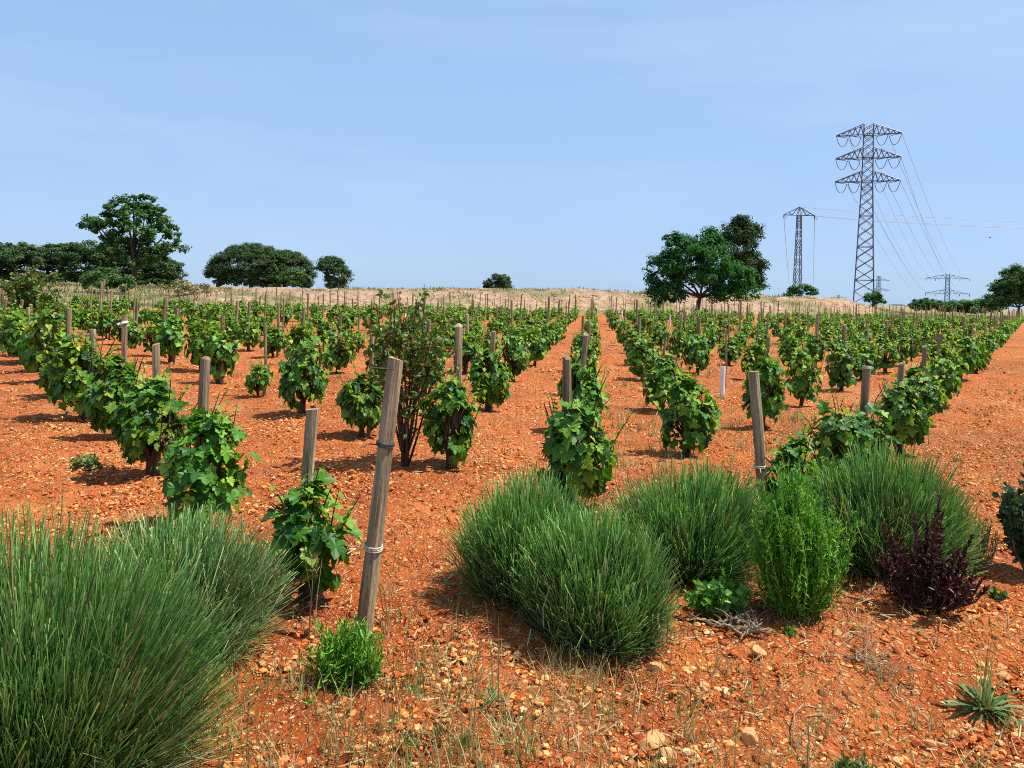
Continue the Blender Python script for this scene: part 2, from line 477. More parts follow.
def scatter_clods():
    v, f = ico(); mb = MB()
    n = 170000
    # spread so that each patch of the picture gets its share: dense near, thinner far
    d = 1.6 * np.exp(rng.random(n) ** 1.05 * math.log(30 / 1.6))
    u = rng.uniform(-.78, .78, n)
    x = u * (d + .6); y = d
    size = .0038 + .017 * rng.random(n) ** 3.6
    size = size * (1 + .55 * sstep(5, 18, d))
    patch = vnoise(x * 1.1, y * 1.1, 61) * .6 + vnoise(x * 3, y * 3, 62) * .4
    keep = rng.random(n) < .08 + 1.1 * sstep(.36, .68, patch)
    x, y, size = x[keep], y[keep], size[keep]; n = len(x)
    z = terrain(x, y) + size * .15
    for k in range(6):
        sel = np.arange(k, n, 6)
        tv = v * (1 + rng.uniform(-.28, .28, (12, 1)))
        a = rng.uniform(0, 2 * PI, len(sel)); ca, sa = np.cos(a), np.sin(a)
        sx = size[sel] * rng.uniform(.8, 1.5, len(sel)); sy = size[sel] * rng.uniform(.6, 1.1, len(sel)); sz = size[sel] * rng.uniform(.4, .9, len(sel))
        R = np.zeros((len(sel), 3, 3))
        R[:, 0, 0] = ca * sx; R[:, 0, 1] = -sa * sy; R[:, 1, 0] = sa * sx; R[:, 1, 1] = ca * sy; R[:, 2, 2] = sz
        mb.inst(tv, f, R, np.stack([x[sel], y[sel], z[sel]], -1))
    tag(obj('gravel', mb.mesh('gravel', MAT['clod'])), 'loose crumbs of red earth and pebbles strewn over the soil', 'gravel', kind='stuff')
scatter_clods()

def straw_bits():
    mb = MB(); n = 11000
    d = 1.7 * np.exp(rng.random(n) * math.log(26 / 1.7)); u = rng.uniform(-.75, .75, n)
    x = u * (d + .5); y = d
    keep = rng.random(n) < .15 + sstep(.4, .7, vnoise(x * .6, y * .6, 71)); x, y = x[keep], y[keep]; n = len(x)
    L = rng.uniform(.02, .085, n); w = .0012 * (1 + .25 * y); a = rng.uniform(0, 2 * PI, n)
    z = terrain(x, y) + .018
    dx, dy = np.cos(a) * L / 2, np.sin(a) * L / 2; px, py = -np.sin(a) * w, np.cos(a) * w
    dz = rng.uniform(-.012, .02, n)
    P = np.zeros((n, 2, 2, 3))
    for i, s in enumerate((-1, 1)):
        for j, q in enumerate((-1, 1)):
            P[:, i, j, 0] = x + s * dx + q * px; P[:, i, j, 1] = y + s * dy + q * py; P[:, i, j, 2] = z + s * dz + q * .0015
    mb.grid(P)
    tag(obj('straw', mb.mesh('straw', MAT['dry_grass'])), 'short bits of dry straw lying on the red soil', 'straw', kind='stuff')
straw_bits()

def blades(mb, x, y, z, L, w, lean=.35, segs=3, curve=.35):
    """grass blades: slender bent ribbons"""
    n = len(x)
    a = rng.uniform(0, 2 * PI, n); le = np.abs(rng.normal(0, lean, n))
    t = np.linspace(0, 1, segs + 1)
    hx = np.cos(a) * np.sin(le); hy = np.sin(a) * np.sin(le)
    b = rng.uniform(0, 2 * PI, n)
    P = np.zeros((n, segs + 1, 2, 3)); A = np.zeros((n, segs + 1, 2))
    for i, tt in enumerate(t):
        r = tt * (1 + curve * tt)
        cx = x + L * hx * r; cy = y + L * hy * r; cz = z + L * np.cos(le) * tt * (1 - .25 * curve * tt)
        ww = w * (1 - tt * .8)
        for j, q in enumerate((-1, 1)):
            P[:, i, j, 0] = cx + q * ww * np.cos(b); P[:, i, j, 1] = cy + q * ww * np.sin(b); P[:, i, j, 2] = cz
            A[:, i, j] = tt
    mb.grid(P, A)

def shrub_litter():
    mb = MB()
    for cx, cy, R, n in [(.14, 4.45, .55, 260), (.48, 3.98, .52, 300), (1.14, 4.85, .62, 300), (2.52, 5.15, .7, 320), (1.63, 4.3, .4, 260), (2.38, 4.4, .45, 260), (-1.5, 3.7, .75, 260), (-1.3, 2.7, .8, 260), (-.74, 3.4, .22, 120)]:
        a = rng.uniform(0, 2 * PI, n); q = R * np.sqrt(rng.random(n)) * 1.1
        x = cx + np.cos(a) * q; y = cy + np.sin(a) * q * .8
        blades(mb, x, y, terrain(x, y) + .012, rng.uniform(.03, .14, n), .0022 * np.ones(n), 1.2, 3, .3)
    tag(obj('shrub_litter', mb.mesh('shrub_litter', MAT['litter'])), 'dead brown stems littering the soil under the shrubs', 'litter', kind='stuff')
shrub_litter()

def dry_grass_near():
    mb = MB(); mg = MB()
    # thin stalks along the near edge, thicker towards the bottom left centre
    tuft = []
    for _ in range(520):
        px = rng.uniform(180, 1024); py = rng.uniform(655, 800)
        if rng.random() < sstep(600, 1000, px) * .65: continue
        tuft.append((px, py, rng.integers(4, 14), rng.uniform(.05, .17)))
    for _ in range(420):
        px = rng.uniform(560, 860); py = rng.uniform(415, 520); tuft.append((px, py, rng.integers(5, 14), rng.uniform(.08, .20)))
    for _ in range(110):
        px = rng.uniform(860, 1030); py = rng.uniform(380, 500); tuft.append((px, py, rng.integers(4, 12), rng.uniform(.06, .16)))
    for _ in range(50):
        px = rng.uniform(370, 480); py = rng.uniform(540, 700); tuft.append((px, py, rng.integers(3, 9), rng.uniform(.06, .18)))
    for _ in range(45):
        px = rng.uniform(0, 260); py = rng.uniform(400, 560); tuft.append((px, py, rng.integers(3, 9), rng.uniform(.05, .12)))
    for _ in range(90):
        px = rng.uniform(600, 800); py = rng.uniform(325, 420); tuft.append((px, py, rng.integers(4, 10), rng.uniform(.1, .2)))
    for px, py, k, L in tuft:
        g = ground_point(px, py); k = int(k)
        x = g.x + rng.normal(0, .04, k); y = g.y + rng.normal(0, .04, k)
        tgt = mg if rng.random() < .45 else mb
        blades(tgt, x, y, terrain(x, y) - .01, L * rng.uniform(.5, 1.2, k), .0015 * (1 + .28 * g.y) * np.ones(k), .4)
    tag(obj('dry_grass', mb.mesh('dry_grass', MAT['dry_grass'])), 'thin straw coloured grass stalks growing sparsely on the soil', 'grass', kind='stuff')
    tag(obj('green_grass', mg.mesh('green_grass', MAT['green_grass'])), 'thin green grass blades sprouting sparsely on the soil', 'grass', kind='stuff')
dry_grass_near()

def rubble():
    v, f = ico(); mb = MB(); n = 5200
    d = rng.uniform(58, 100, n); u = rng.uniform(-.42, .5, n); x = u * d; y = d; s_ = field_edge(x, y)
    k = (s_ > .8) & (s_ < 18) & (vnoise(x * .5, y * .5, 77) > .42); x, y = x[k], y[k]; n = len(x)
    size = .03 + .11 * rng.random(n) ** 2.5
    R = frames(rdir(n) * .4 + np.array([0, 0, 1.]), rdir(n)) * (size[:, None, None] * np.array([1.3, 1, .7])[None, None, :])
    mb.inst(v * (1 + rng.uniform(-.25, .25, (12, 1))), f, R, np.stack([x, y, terrain(x, y) + size * .1], -1))
    tag(obj('rubble', mb.mesh('rubble', MAT['bank_stone'])), 'pale stones and lumps of earth over the bank behind the vines', 'rubble', kind='stuff')
rubble()

def bank_weeds():
    mb = MB(); n = 9000
    d = rng.uniform(46, 125, n); u = rng.uniform(-.75, .75, n); x = u * d; y = d
    s = field_edge(x, y)
    left = u < -.36; right = u > .46
    wn = vnoise(x * .22, y * .22, 42) * .6 + vnoise(x * .8, y * .8, 43) * .4
    keep = (s > .6) & (left | right | (wn > .50) | (s < 3.5)) & (s < np.where(left, 45, 26))
    keep &= rng.random(n) < np.where(left, 1, np.where(s < 3.5, .95, .75))
    x, y = x[keep], y[keep]
    for i in range(len(x)):
        k = 10
        xx = x[i] + rng.normal(0, .35, k); yy = y[i] + rng.normal(0, .35, k)
        blades(mb, xx, yy, terrain(xx, yy) - .05, rng.uniform(.12, .45) * rng.uniform(.6, 1.2, k), .04 * np.ones(k), .45, 2)
    tag(obj('bank_weeds', mb.mesh('bank_weeds', MAT['far_weed'])), 'dry straw coloured weeds and grass along the bank behind the vines', 'weeds', kind='stuff')
bank_weeds()

# ------------------------------------------------------------------ leaves
def vine_leaf_template():
    half = [(.10, -.10), (.30, -.16), (.50, .06), (.40, .20), (.60, .44), (.50, .56), (.30, .60), (.24, .78)]
    out = [(0, 0)] + half + [(0, 1.05)] + [(-x, y) for x, y in reversed(half)]
    v = [(0, .34, .02)] + [(x, y, .22 * abs(x) - .20 * max(0, y - .3) ** 2 + (.03 if i % 2 else -.03)) for i, (x, y) in enumerate(out)]
    n = len(out)
    return np.array(v), [(0, 1 + i, 1 + (i + 1) % n) for i in range(n)]
LEAF_HI = vine_leaf_template()
def leaf_lo():
    v = np.array([(0, 0, 0), (.5, .05, .10), (.55, .5, .08), (0, 1.0, -.12), (-.55, .5, .08), (-.5, .05, .10), (0, .4, .0)])
    return v, [(6, i, (i + 1) % 6) for i in range(6)]
LEAF_LO = leaf_lo()
LEAF_CARD = (np.array([(0, 0, 0), (.5, .45, .08), (0, 1.0, -.1), (-.5, .45, .08)]), [(0, 1, 2), (0, 2, 3)])
LEAF_LONG = (np.array([(0, 0, 0), (.16, .4, .03), (.12, .75, .0), (0, 1.0, -.08), (-.12, .75, .0), (-.16, .4, .03)]), [(0, 1, 2, 3), (0, 3, 4, 5)])
NEEDLE = (np.array([(-.06, 0, 0), (.06, 0, 0), (.05, .6, .02), (0, 1, 0), (-.05, .6, .02)]), [(0, 1, 2, 3, 4)])

def vine_parts(level, seed, small=False):
    """returns meshes (trunk, foliage, shoots) of one bush vine"""
    r = np.random.default_rng(seed)
    nl = {0: 400, 1: 220, 2: 110}[level]
    tpl = {0: LEAF_HI, 1: LEAF_LO, 2: LEAF_LO}[level]
    size = {0: .095, 1: .112, 2: .145}[level]
    R0 = r.uniform(.26, .34); top = r.uniform(.66, .84)
    if small: nl = int(nl * .42); R0 = .24; top = .62
    # arms and canes
    tr = MB(); fo = MB(); sh = MB(); st = MB()
    th = r.uniform(.14, .22)
    bend = r.normal(0, .03, 2)
    tr.tube([(0, 0, -.06), (bend[0] * .5, bend[1] * .5, th * .5), (bend[0], bend[1], th)], [.042, .034, .038], 7 if level < 2 else 4)
    canes = []
    for k in range(6 if not small else 4):
        a = k * 2 * PI / 6 + r.uniform(-.4, .4)
        e = Vector((bend[0] + math.cos(a) * .13, bend[1] + math.sin(a) * .13, th + r.uniform(.08, .18)))
        tr.tube([(bend[0], bend[1], th - .02), tuple(Vector((bend[0], bend[1], th)).lerp(e, .6) + Vector((0, 0, -.01))), tuple(e)], [.026, .02, .015], 5 if level < 2 else 3)
        for q in range(3):
            b = a + r.uniform(-.7, .7); out = R0 * r.uniform(.45, 1.05)
            tip = Vector((math.cos(b) * out, math.sin(b) * out, r.uniform(.45, 1.0) * top))
            canes.append((e, tip))
            if level < 2: tr.tube([tuple(e), tuple(e.lerp(tip, .5) + Vector((0, 0, .05))), tuple(tip)], [.008, .006, .004], 4, False)
    # leaves on the canes and on the outside of the bush
    pos = []
    lob = r.normal(size=(7, 3)); lob /= np.linalg.norm(lob, axis=1)[:, None]
    dirs = rdir(nl * 2, r); dirs[:, 2] = np.where(dirs[:, 2] < -.88, -dirs[:, 2], dirs[:, 2])
    bulge = .82 + .42 * np.max(dirs @ lob.T, 1) ** 4
    rad = r.uniform(.25, 1.0, nl * 2) ** .42 * bulge
    czr = (top - .07) / 2; cz = .07 + czr
    p1 = np.stack([dirs[:, 0] * R0 * rad * .95, dirs[:, 1] * R0 * rad * .95, cz + dirs[:, 2] * czr * rad], -1)
    # drop leaves in a few holes so that the bush is ragged
    hole = rdir(5, r); keep = np.max(dirs @ hole.T, 1) < r.uniform(.90, .95)
    p1 = p1[keep][:nl]; d1 = dirs[keep][:nl]
    n = len(p1)
    nrm = d1 * .75 + np.array([0, 0, .55]) + r.normal(0, .35, (n, 3))
    tip = d1 * .5 + np.array([0, 0, -.75]) + r.normal(0, .45, (n, 3))
    Rm = frames(nrm, tip) * (size * r.uniform(.55, 1.25, n))[:, None, None]
    fo.inst(tpl[0], tpl[1], Rm, p1)
    # young shoots standing out of the top
    ns = int(r.integers(9, 15)) if not small else 8
    lv_p = []; lv_n = []; lv_t = []; lv_s = []
    for k in range(ns):
        a = r.uniform(0, 2 * PI); o = R0 * r.uniform(.1, 1.0)
        b = Vector((math.cos(a) * o, math.sin(a) * o, top * r.uniform(.5, .85)))
        L = r.uniform(.12, .40)
        t = b + Vector((math.cos(a) * L * .35 + r.normal(0, .05), math.sin(a) * L * .35 + r.normal(0, .05), L))
        m = b.lerp(t, .5) + Vector((r.normal(0, .02), r.normal(0, .02), .02))
        tr.tube([(bend[0], bend[1], th), tuple(Vector((bend[0], bend[1], th)).lerp(b, .6)), tuple(b), tuple(m), tuple(t)], [.012, .008, .0055, .004, .002] if level < 2 else [.012, .01, .008, .007, .005], 4 if level < 2 else 3, False)
        for q in range(5 if level < 2 else 3):
            f = (q + .6) / 5 if level < 2 else (q + .6) / 3
            pp = b.lerp(t, f); d = rdir(1, r)[0]; d[2] *= .3
            lv_p.append(np.array(pp)); lv_n.append(d * .6 + np.array([0, 0, .7])); lv_t.append(d + np.array([0, 0, .1 + .5 * f])); lv_s.append(size * (.85 - .5 * f) * r.uniform(.8, 1.2))
    lv_p = np.array(lv_p); lv_s = np.array(lv_s)
    st.inst(tpl[0], tpl[1], frames(np.array(lv_n), np.array(lv_t)) * lv_s[:, None, None], lv_p)
    return (tr.mesh('trunk', MAT['vine_bark']), fo.mesh('foliage', MAT['vine_leaf']), None, st.mesh('shoot_leaves', MAT['young_leaf'])), (tr, fo, sh, st)

def vine_proto(level, seed, small=False):
    (a, b, c, d), _ = vine_parts(level, seed, small)
    root = bpy.data.objects.new('grapevine', None); COL.objects.link(root)
    obj('trunk', a, root); obj('foliage', b, root)
    obj('young_leaves', d, root)
    return root

# ------------------------------------------------------------------ vineyard layout (rows planted in a diagonal lattice)
V1 = np.array([-1.085, 1.4525]); V2 = np.array([1.475, 2.19]); P0 = np.array([.49, 6.25])
lat = []
for j in range(-1, 60):
    for i in range(-1 if j >= 1 else 0, 70):
        p = P0 + i * V1 + j * V2
        if field_edge(p[0], p[1]) > -1.5: continue
        p = p + rng.normal(0, .07, 2)
        if (i, j) == (0, -1): p = np.array([-1.11, 4.33])
        if (i, j) == (-1, 2): p = np.array([4.55, 9.05])
        pr = project((p[0], p[1], .4))
        if pr is None or pr[0] < -60 or pr[0] > 1080: continue
        gone = rng.random() < (.03 if p[1] < 30 else .10) and p[1] > 11
        # an opening around the plastic vine guard
        if (i, j) == (1, 3): gone = True
        lat.append((p[1], p[0], p[1], i, j, gone))
lat.sort()

ORD = ['front', 'second', 'third', 'fourth', 'fifth', 'sixth', 'seventh', 'eighth', 'ninth', 'tenth', 'eleventh', 'twelfth']
ROWS = {-1: 'the leftmost row', 0: 'the second row from the left', 1: 'the third row from the left', 2: 'the fourth row from the left', 3: 'the fifth row from the left', 4: 'the sixth row from the left', 5: 'the seventh row from the left', 6: 'the eighth row from the left'}
protos = {0: [vine_proto(0, 100 + k) for k in range(6)], 1: [vine_proto(1, 200 + k) for k in range(5)], 2: [vine_proto(2, 300 + k) for k in range(5)]}
small_proto = vine_proto(0, 400, True)
used = set()
def place_vine(proto, x, y, s):
    if proto.name in used: o = copy_thing(proto)
    else: o = proto; used.add(proto.name)
    o.location = (x, y, tz(x, y)); o.rotation_euler = (0, 0, rng.uniform(0, 2 * PI)); o.scale = (s * rng.uniform(.86, 1.06), s * rng.uniform(.86, 1.06), s * rng.uniform(1.0, 1.24))
    return o

count_row = {}
o = place_vine(small_proto, 2.08, 5.62, .95)
tag(o, 'young leggy grapevine at the foot of the grey post leaning left', 'grapevine', 'grapevines in the near rows')
rest = MB(); rest_parts = [MB(), MB(), MB(), MB()]
n_ind = 0
live = [l for l in lat if not l[5]]
far_src = [vine_parts(2, 500 + k)[1] for k in range(4)]
# ordinal of each plant along its row, front to back
for (d, x, y, i, j, g) in live:
    k = count_row.get(j, 0); count_row[j] = k + 1
    if n_ind < 290:
        lv = 0 if d < 12 else (1 if d < 26 else 2)
        pr = small_proto if (i, j) == (0, -1) else protos[lv][int(rng.integers(len(protos[lv])))]
        sc_ = rng.uniform(.90, 1.10) * (1.0 if rng.random() > .05 else .68)
        if d < 12: sc_ = max(sc_, .94)
        if j == -1 or i == -1: sc_ = max(sc_, .95) * 1.08
        if (i, j) == (1, -1): sc_ = .98
        if (i, j) == (0, -1): sc_ = .94
        if (i, j) == (0, 0): sc_ = 1.12
        if (i, j) == (-1, 1): sc_ = 1.08
        o = place_vine(pr, x, y, sc_)
        if j == -1 and 6 < d < 24: o.scale.x *= 1.08; o.scale.y *= 1.08
        if d > 20: o.scale = (o.scale.x * .86, o.scale.y * .86, o.scale.z * .9)
        if j in ROWS and k < 12 and d < 22:
            grp = 'grapevines in the near rows'
            extra = {(0, -1): 'small leggy grapevine standing behind the leaning corner post',
                     (0, 0): 'big leafy grapevine behind the centre lavender, front of the second row from the left',
                     (-1, 1): 'pale leafy grapevine behind the right lavender clump, front of the third row from the left'}
            lab = extra.get((i, j), f'{ORD[k]} grapevine back along {ROWS[j]}, a leafy round bush')
        elif d < 30:
            grp = 'grapevines in the middle distance'
            lab = 'leafy green grapevine in the middle distance behind the near rows'
        else:
            grp = 'grapevines in the far rows'
            lab = 'small looking green grapevine in the far half of the vineyard'
        tag(o, lab, 'grapevine', grp)
        n_ind += 1
    else:
        src = far_src[int(rng.integers(4))]
        a = rng.uniform(0, 2 * PI); ca, sa = math.cos(a), math.sin(a); s = rng.uniform(.85, 1.1)
        Rm = np.array([[ca * .80, -sa * .80, 0], [sa * .80, ca * .80, 0], [0, 0, .92]]) * s; off = np.array([x, y, tz(x, y)])
        for q in (1, 3):
            for vv in [np.concatenate(src[q].v)]:
                ff = []
                for kk, l in src[q].f.items(): ff += [tuple(t) for t in np.concatenate(l)]
                rest_parts[q].add(vv @ Rm.T + off, ff)
for lst in list(protos.values()) + [[small_proto]]:
    for p in lst:
        if p.name not in used:
            for c in list(p.children_recursive): bpy.data.objects.remove(c)
            bpy.data.objects.remove(p)
if rest_parts[1].nv:
    o = tag(obj('far_grapevines', rest_parts[1].mesh('far_grapevines', MAT['vine_leaf'])), 'mass of green grapevines at the farthest end of the vineyard', 'grapevines', kind='stuff')
    obj('shoot_leaves', rest_parts[3].mesh('shoot_leaves', MAT['young_leaf']), o)
print('vines', len(live), 'individual', n_ind)

# ------------------------------------------------------------------ posts
def post_mesh(h, r, seed, n=10, split=False):
    rr = np.random.default_rng(seed); mb = MB()
    m = 9; pts = []; rad = []
    bx = rr.normal(0, .012, 2)
    for k in range(m):
        t = k / (m - 1)
        pts.append((bx[0] * math.sin(t * PI), bx[1] * math.sin(t * PI), -.12 + t * (h + .12))); rad.append(r * (1.06 - .12 * t) * rr.uniform(.97, 1.03))
    mb.tube(pts, rad, n)
    V = np.concatenate(mb.v)
    ang = np.arctan2(V[:, 1], V[:, 0]); g = 1 + .07 * np.sin(ang * 3 + rr.uniform(0, 6)) + .04 * np.sin(ang * 5 + V[:, 2] * 2 + rr.uniform(0, 6))
    V[:, :2] *= g[:, None]
    top = V[:, 2] > h - .02
    V[top, 2] += V[top, 0] * rr.uniform(-.5, .5) + rr.normal(0, .003, top.sum())
    mb.v = [V]
    return mb.mesh('post', MAT['wood'])

post_meshes = [post_mesh(1.0, .034, 600 + k) for k in range(6)]
thin_meshes = [post_mesh(1.0, .020, 650 + k, 7) for k in range(4)]
def lean_mat(x, y, rz, lx, ly, s=(1, 1, 1)):
    return Matrix.Translation((x, y, tz(x, y))) @ Matrix.Rotation(lx, 4, 'X') @ Matrix.Rotation(ly, 4, 'Y') @ Matrix.Rotation(rz, 4, 'Z') @ Matrix.Diagonal((*s, 1))

def tie(parent_mat_owner, z, r, mat, wire=.004, turns=2, end=True):
    mb = MB()
    for q in range(turns):
        mb.tube([(math.cos(a) * r, math.sin(a) * r, z + q * wire * 2.4 + .004 * math.sin(a)) for a in np.linspace(0, 2 * PI, 15)], wire, 5, False)
    if end: mb.tube([(-r, 0, z), (-r - .05, -.02, z + .008), (-r - .09, -.03, z - .012)], wire * .7, 4, False)
    return obj('tie', mb.mesh('tie', mat), parent_mat_owner)

# the two leaning end posts in front
g = ground_point(363, 632)
big = tag(obj('post', post_mesh(1.40, .041, 700, 14)), 'thick weathered post leaning right in the foreground, with a wire tie', 'post', 'posts of the vineyard')
big.matrix_world = lean_mat(g.x, g.y, .4, math.radians(1), math.radians(5.2))
tie(big, .96, .044, MAT['dark_wire'], .005)
tie(big, .43, .046, MAT['twine'], .004, 3)
nail = MB(); nail.tube([(-.02, -.05, 1.352), (-.14, -.06, 1.355)], .004, 5); obj('wire_end', nail.mesh('wire_end', MAT['dark_wire']), big)
p2 = tag(obj('post', post_mesh(1.20, .040, 701, 12)), 'grey post leaning left behind the bright green rosemary bush', 'post', 'posts of the vineyard')
g = (1.90, 5.72); p2.matrix_world = lean_mat(g[0], g[1], 1.1, math.radians(-1), math.radians(-5.0))
tie(p2, .5, .045, MAT['twine'], .004, 2, True)

n_post = 2; far_posts = MB()
cnt2 = {}
for (d, x, y, i, j, gone) in lat:
    near_edge = j == -1 or i == -1 or (i, j) == (0, 0)
    pp = .95 if near_edge else (.55 if d < 20 else .66)
    if gone: pp = .3
    if rng.random() > pp: continue
    dx, dy = rng.normal(.03, .05), rng.uniform(.02, .16)
    if (i, j) == (0, -1): dx, dy = -.07, .28
    if (i, j) == (1, -1): dx, dy = -.08, .12
    if (i, j) == (0, 0): dx, dy = -.05, .04
    hgt = rng.uniform(1.12, 1.30) if d < 22 else rng.uniform(1.1, 1.7)
    if d < 22 and rng.random() < .15: hgt = rng.uniform(1.2, 1.5)
    if (i, j) == (0, -1): hgt = 1.02
    if (i, j) == (-1, 2): hgt = 1.04
    if (i, j) == (0, 0): hgt = 1.24
    thick = d < 9 or near_edge or rng.random() < .6
    ml = post_meshes if thick else thin_meshes
    rr = rng.uniform(.85, 1.25) if thick else rng.uniform(.8, 1.3)
    if d > 22: rr *= .78
    mt = lean_mat(x + dx, y + dy, rng.uniform(0, 6), rng.normal(0, .022), rng.normal(.005, .024), (rr, rr, hgt))
    if n_post < 290:
        o = obj('post', ml[int(rng.integers(len(ml)))]); o.matrix_world = mt; n_post += 1
        k = cnt2.get(j, 0); cnt2[j] = k + 1
        if j in ROWS and k < 12 and d < 20:
            lab = f'{ORD[k]} weathered wooden stake back along {ROWS[j]}'; grp = 'stakes in the near rows'
            if (i, j) == (3, -1):
                lab = 'wooden stake in the leftmost row with a white strip tied round its top'
                mbt = MB(); mbt.tube([(math.cos(a) * .04, math.sin(a) * .04, .93 + .01 * math.sin(a)) for a in np.linspace(0, 2 * PI, 13)], .012, 5, False)
                mbt.tube([(.04, -.02, .93), (.055, -.03, .92), (.068, -.03, .925)], [.012, .010, .006], 5); mbt.tube([(-.04, -.02, .93), (-.05, -.03, .88), (-.046, -.03, .83)], [.011, .009, .006], 5)
                obj('tie', mbt.mesh('tie', MAT['white_plastic']), o)
            if (i, j) == (-1, 1):
                mbt = MB(); mbt.tube([(0, 0, .992), (0, 0, 1.012)], [.036, .033], 12); c = obj('cap', mbt.mesh('cap', MAT['wood_end']), o)
                lab = 'wooden stake with a pale cut top behind the right lavender clump'
        elif d < 30: lab = 'wooden stake in the middle distance among the grapevines'; grp = 'stakes in the middle distance'
        else: lab = 'thin looking wooden stake in the far half of the vineyard'; grp = 'stakes in the far rows'
        tag(o, lab, 'post', grp)
    else:
        r_ = .032 * rr; a = mt @ Vector((0, 0, -.1)); b = mt @ Vector((0, 0, 1.0))
        far_posts.tube([a, b], [r_, r_ * .9], 5)
if far_posts.nv:
    tag(obj('far_posts', far_posts.mesh('far_posts', MAT['wood'])), 'many thin stakes at the farthest end of the vineyard', 'posts', kind='stuff')
print('posts', n_post)

# white plastic vine guards
def guard(x, y, h, label):
    mb = MB(); n = 10
    R = .048; ring = []
    for z in (0, h):
        for rr in (R, R * .9):
            for k in range(n): ring.append((math.cos(2 * PI * k / n) * rr, math.sin(2 * PI * k / n) * rr * .85, z))
    F = []
    for k in range(n):
        k2 = (k + 1) % n
        F += [(k, k2, 2 * n + k2, 2 * n + k), (n + k2, n + k, 3 * n + k, 3 * n + k2), (2 * n + k, 2 * n + k2, 3 * n + k2, 3 * n + k)]
    mb.add(ring, F)
    o = tag(obj('vine_guard', mb.mesh('vine_guard', MAT['white_plastic'])), label, 'vine guard', 'white tubes round young vines')
    o.location = (x, y, tz(x, y) - .02); o.rotation_euler = (rng.normal(0, .012), rng.normal(0, .012), rng.uniform(0, 3))
gp = ground_point(722, 396); guard(gp.x, gp.y, .56, 'white plastic tube standing upright on bare soil among the vines')
gp = ground_point(670, 326); guard(gp.x, gp.y, .62, 'tiny white tube far back, left of the broad tree trunk')
gp = ground_point(622, 320); guard(gp.x, gp.y, .66, 'tiny white tube at the far end of the middle path')

# ------------------------------------------------------------------ lavender and other shrubs
def stem_bush(mb, n, rx, ry, h, width=.003, seed=0, lean=(0, 0), needles=0, maxang=78, tufts=70, nsize=1.0, base=.34, lmin=.42):
    """a bush of many slender stems in loose tufts, rising from a woody middle"""
    r = np.random.default_rng(seed)
    ta = r.uniform(0, 2 * PI, tufts); tq = np.sqrt(r.random(tufts)); tl = r.uniform(.74, 1.12, tufts)
    it = r.integers(0, tufts, n)
    ux = np.cos(ta[it]) * tq[it] + r.normal(0, .13, n); uy = np.sin(ta[it]) * tq[it] + r.normal(0, .13, n)
    q = np.minimum(np.hypot(ux, uy), 1.08)
    ang = np.arctan2(uy, ux)
    th = q * math.radians(maxang) + r.normal(0, .10, n)
    L = tl[it] * (lmin + (1.04 - lmin) * r.random(n) ** .55)
    sx = rx / math.sin(math.radians(maxang)); sy = ry / math.sin(math.radians(maxang))
    ex = np.sin(th) * np.cos(ang) * sx * L + lean[0] * h * L + r.normal(0, .035, n); ey = np.sin(th) * np.sin(ang) * sy * L + lean[1] * h * L + r.normal(0, .02, n)
    ez = np.cos(th) ** .75 * h * L
    bx = ux * base * rx + r.normal(0, .015, n); by = uy * base * ry + r.normal(0, .015, n); bz = np.zeros(n)
    segs = 4; t = np.linspace(0, 1, segs + 1)
    P = np.zeros((n, segs + 1, 2, 3)); A = np.zeros((n, segs + 1, 2))
    b = r.uniform(0, 2 * PI, n); w = width * r.uniform(.6, 1.35, n)
    bent = np.where(r.random(n) < .12, 3.0, 1.0); cvx = r.normal(0, .026, n) * bent; cvy = r.normal(0, .026, n) * bent; cb = r.uniform(.0, .25, n)
    for i, tt in enumerate(t):
        f = tt * (1 - cb) + cb * math.sin(tt * PI / 2)          # flares first, then turns upward
        cx = bx + (ex - bx) * f + cvx * math.sin(tt * PI); cy = by + (ey - by) * f + cvy * math.sin(tt * PI)
        cz = bz + (ez - bz) * (tt * (1 - cb) + cb * tt * tt)
        ww = w * (1.0 if tt < .9 else 1.1)
        for s, sg in enumerate((-1, 1)):
            P[:, i, s, 0] = cx + sg * ww * np.cos(b); P[:, i, s, 1] = cy + sg * ww * np.sin(b); P[:, i, s, 2] = cz
            A[:, i, s] = tt
    mb.grid(P, A)
    if needles:
        k = n * needles
        ii = r.integers(0, n, k); f = r.uniform(.12, .99 if nsize > 1 else .7, k)
        Q = P.mean(2)
        fi = f * segs; i0 = np.minimum(np.floor(fi).astype(int), segs - 1); ff = (fi - i0)[:, None]
        base_p = Q[ii, i0] * (1 - ff) + Q[ii, i0 + 1] * ff
        d = unit(Q[ii, i0 + 1] - Q[ii, i0]); tip = d * (1.5 if nsize > 1 else 1) + rdir(k, r) * .55
        R_ = frames(rdir(k, r), tip) * (nsize * r.uniform(.022, .042, k))[:, None, None] * np.array([1.6, 1, 1])[None, None, :]
        mb.inst(NEEDLE[0], NEEDLE[1], R_, base_p, np.full(5, .55))

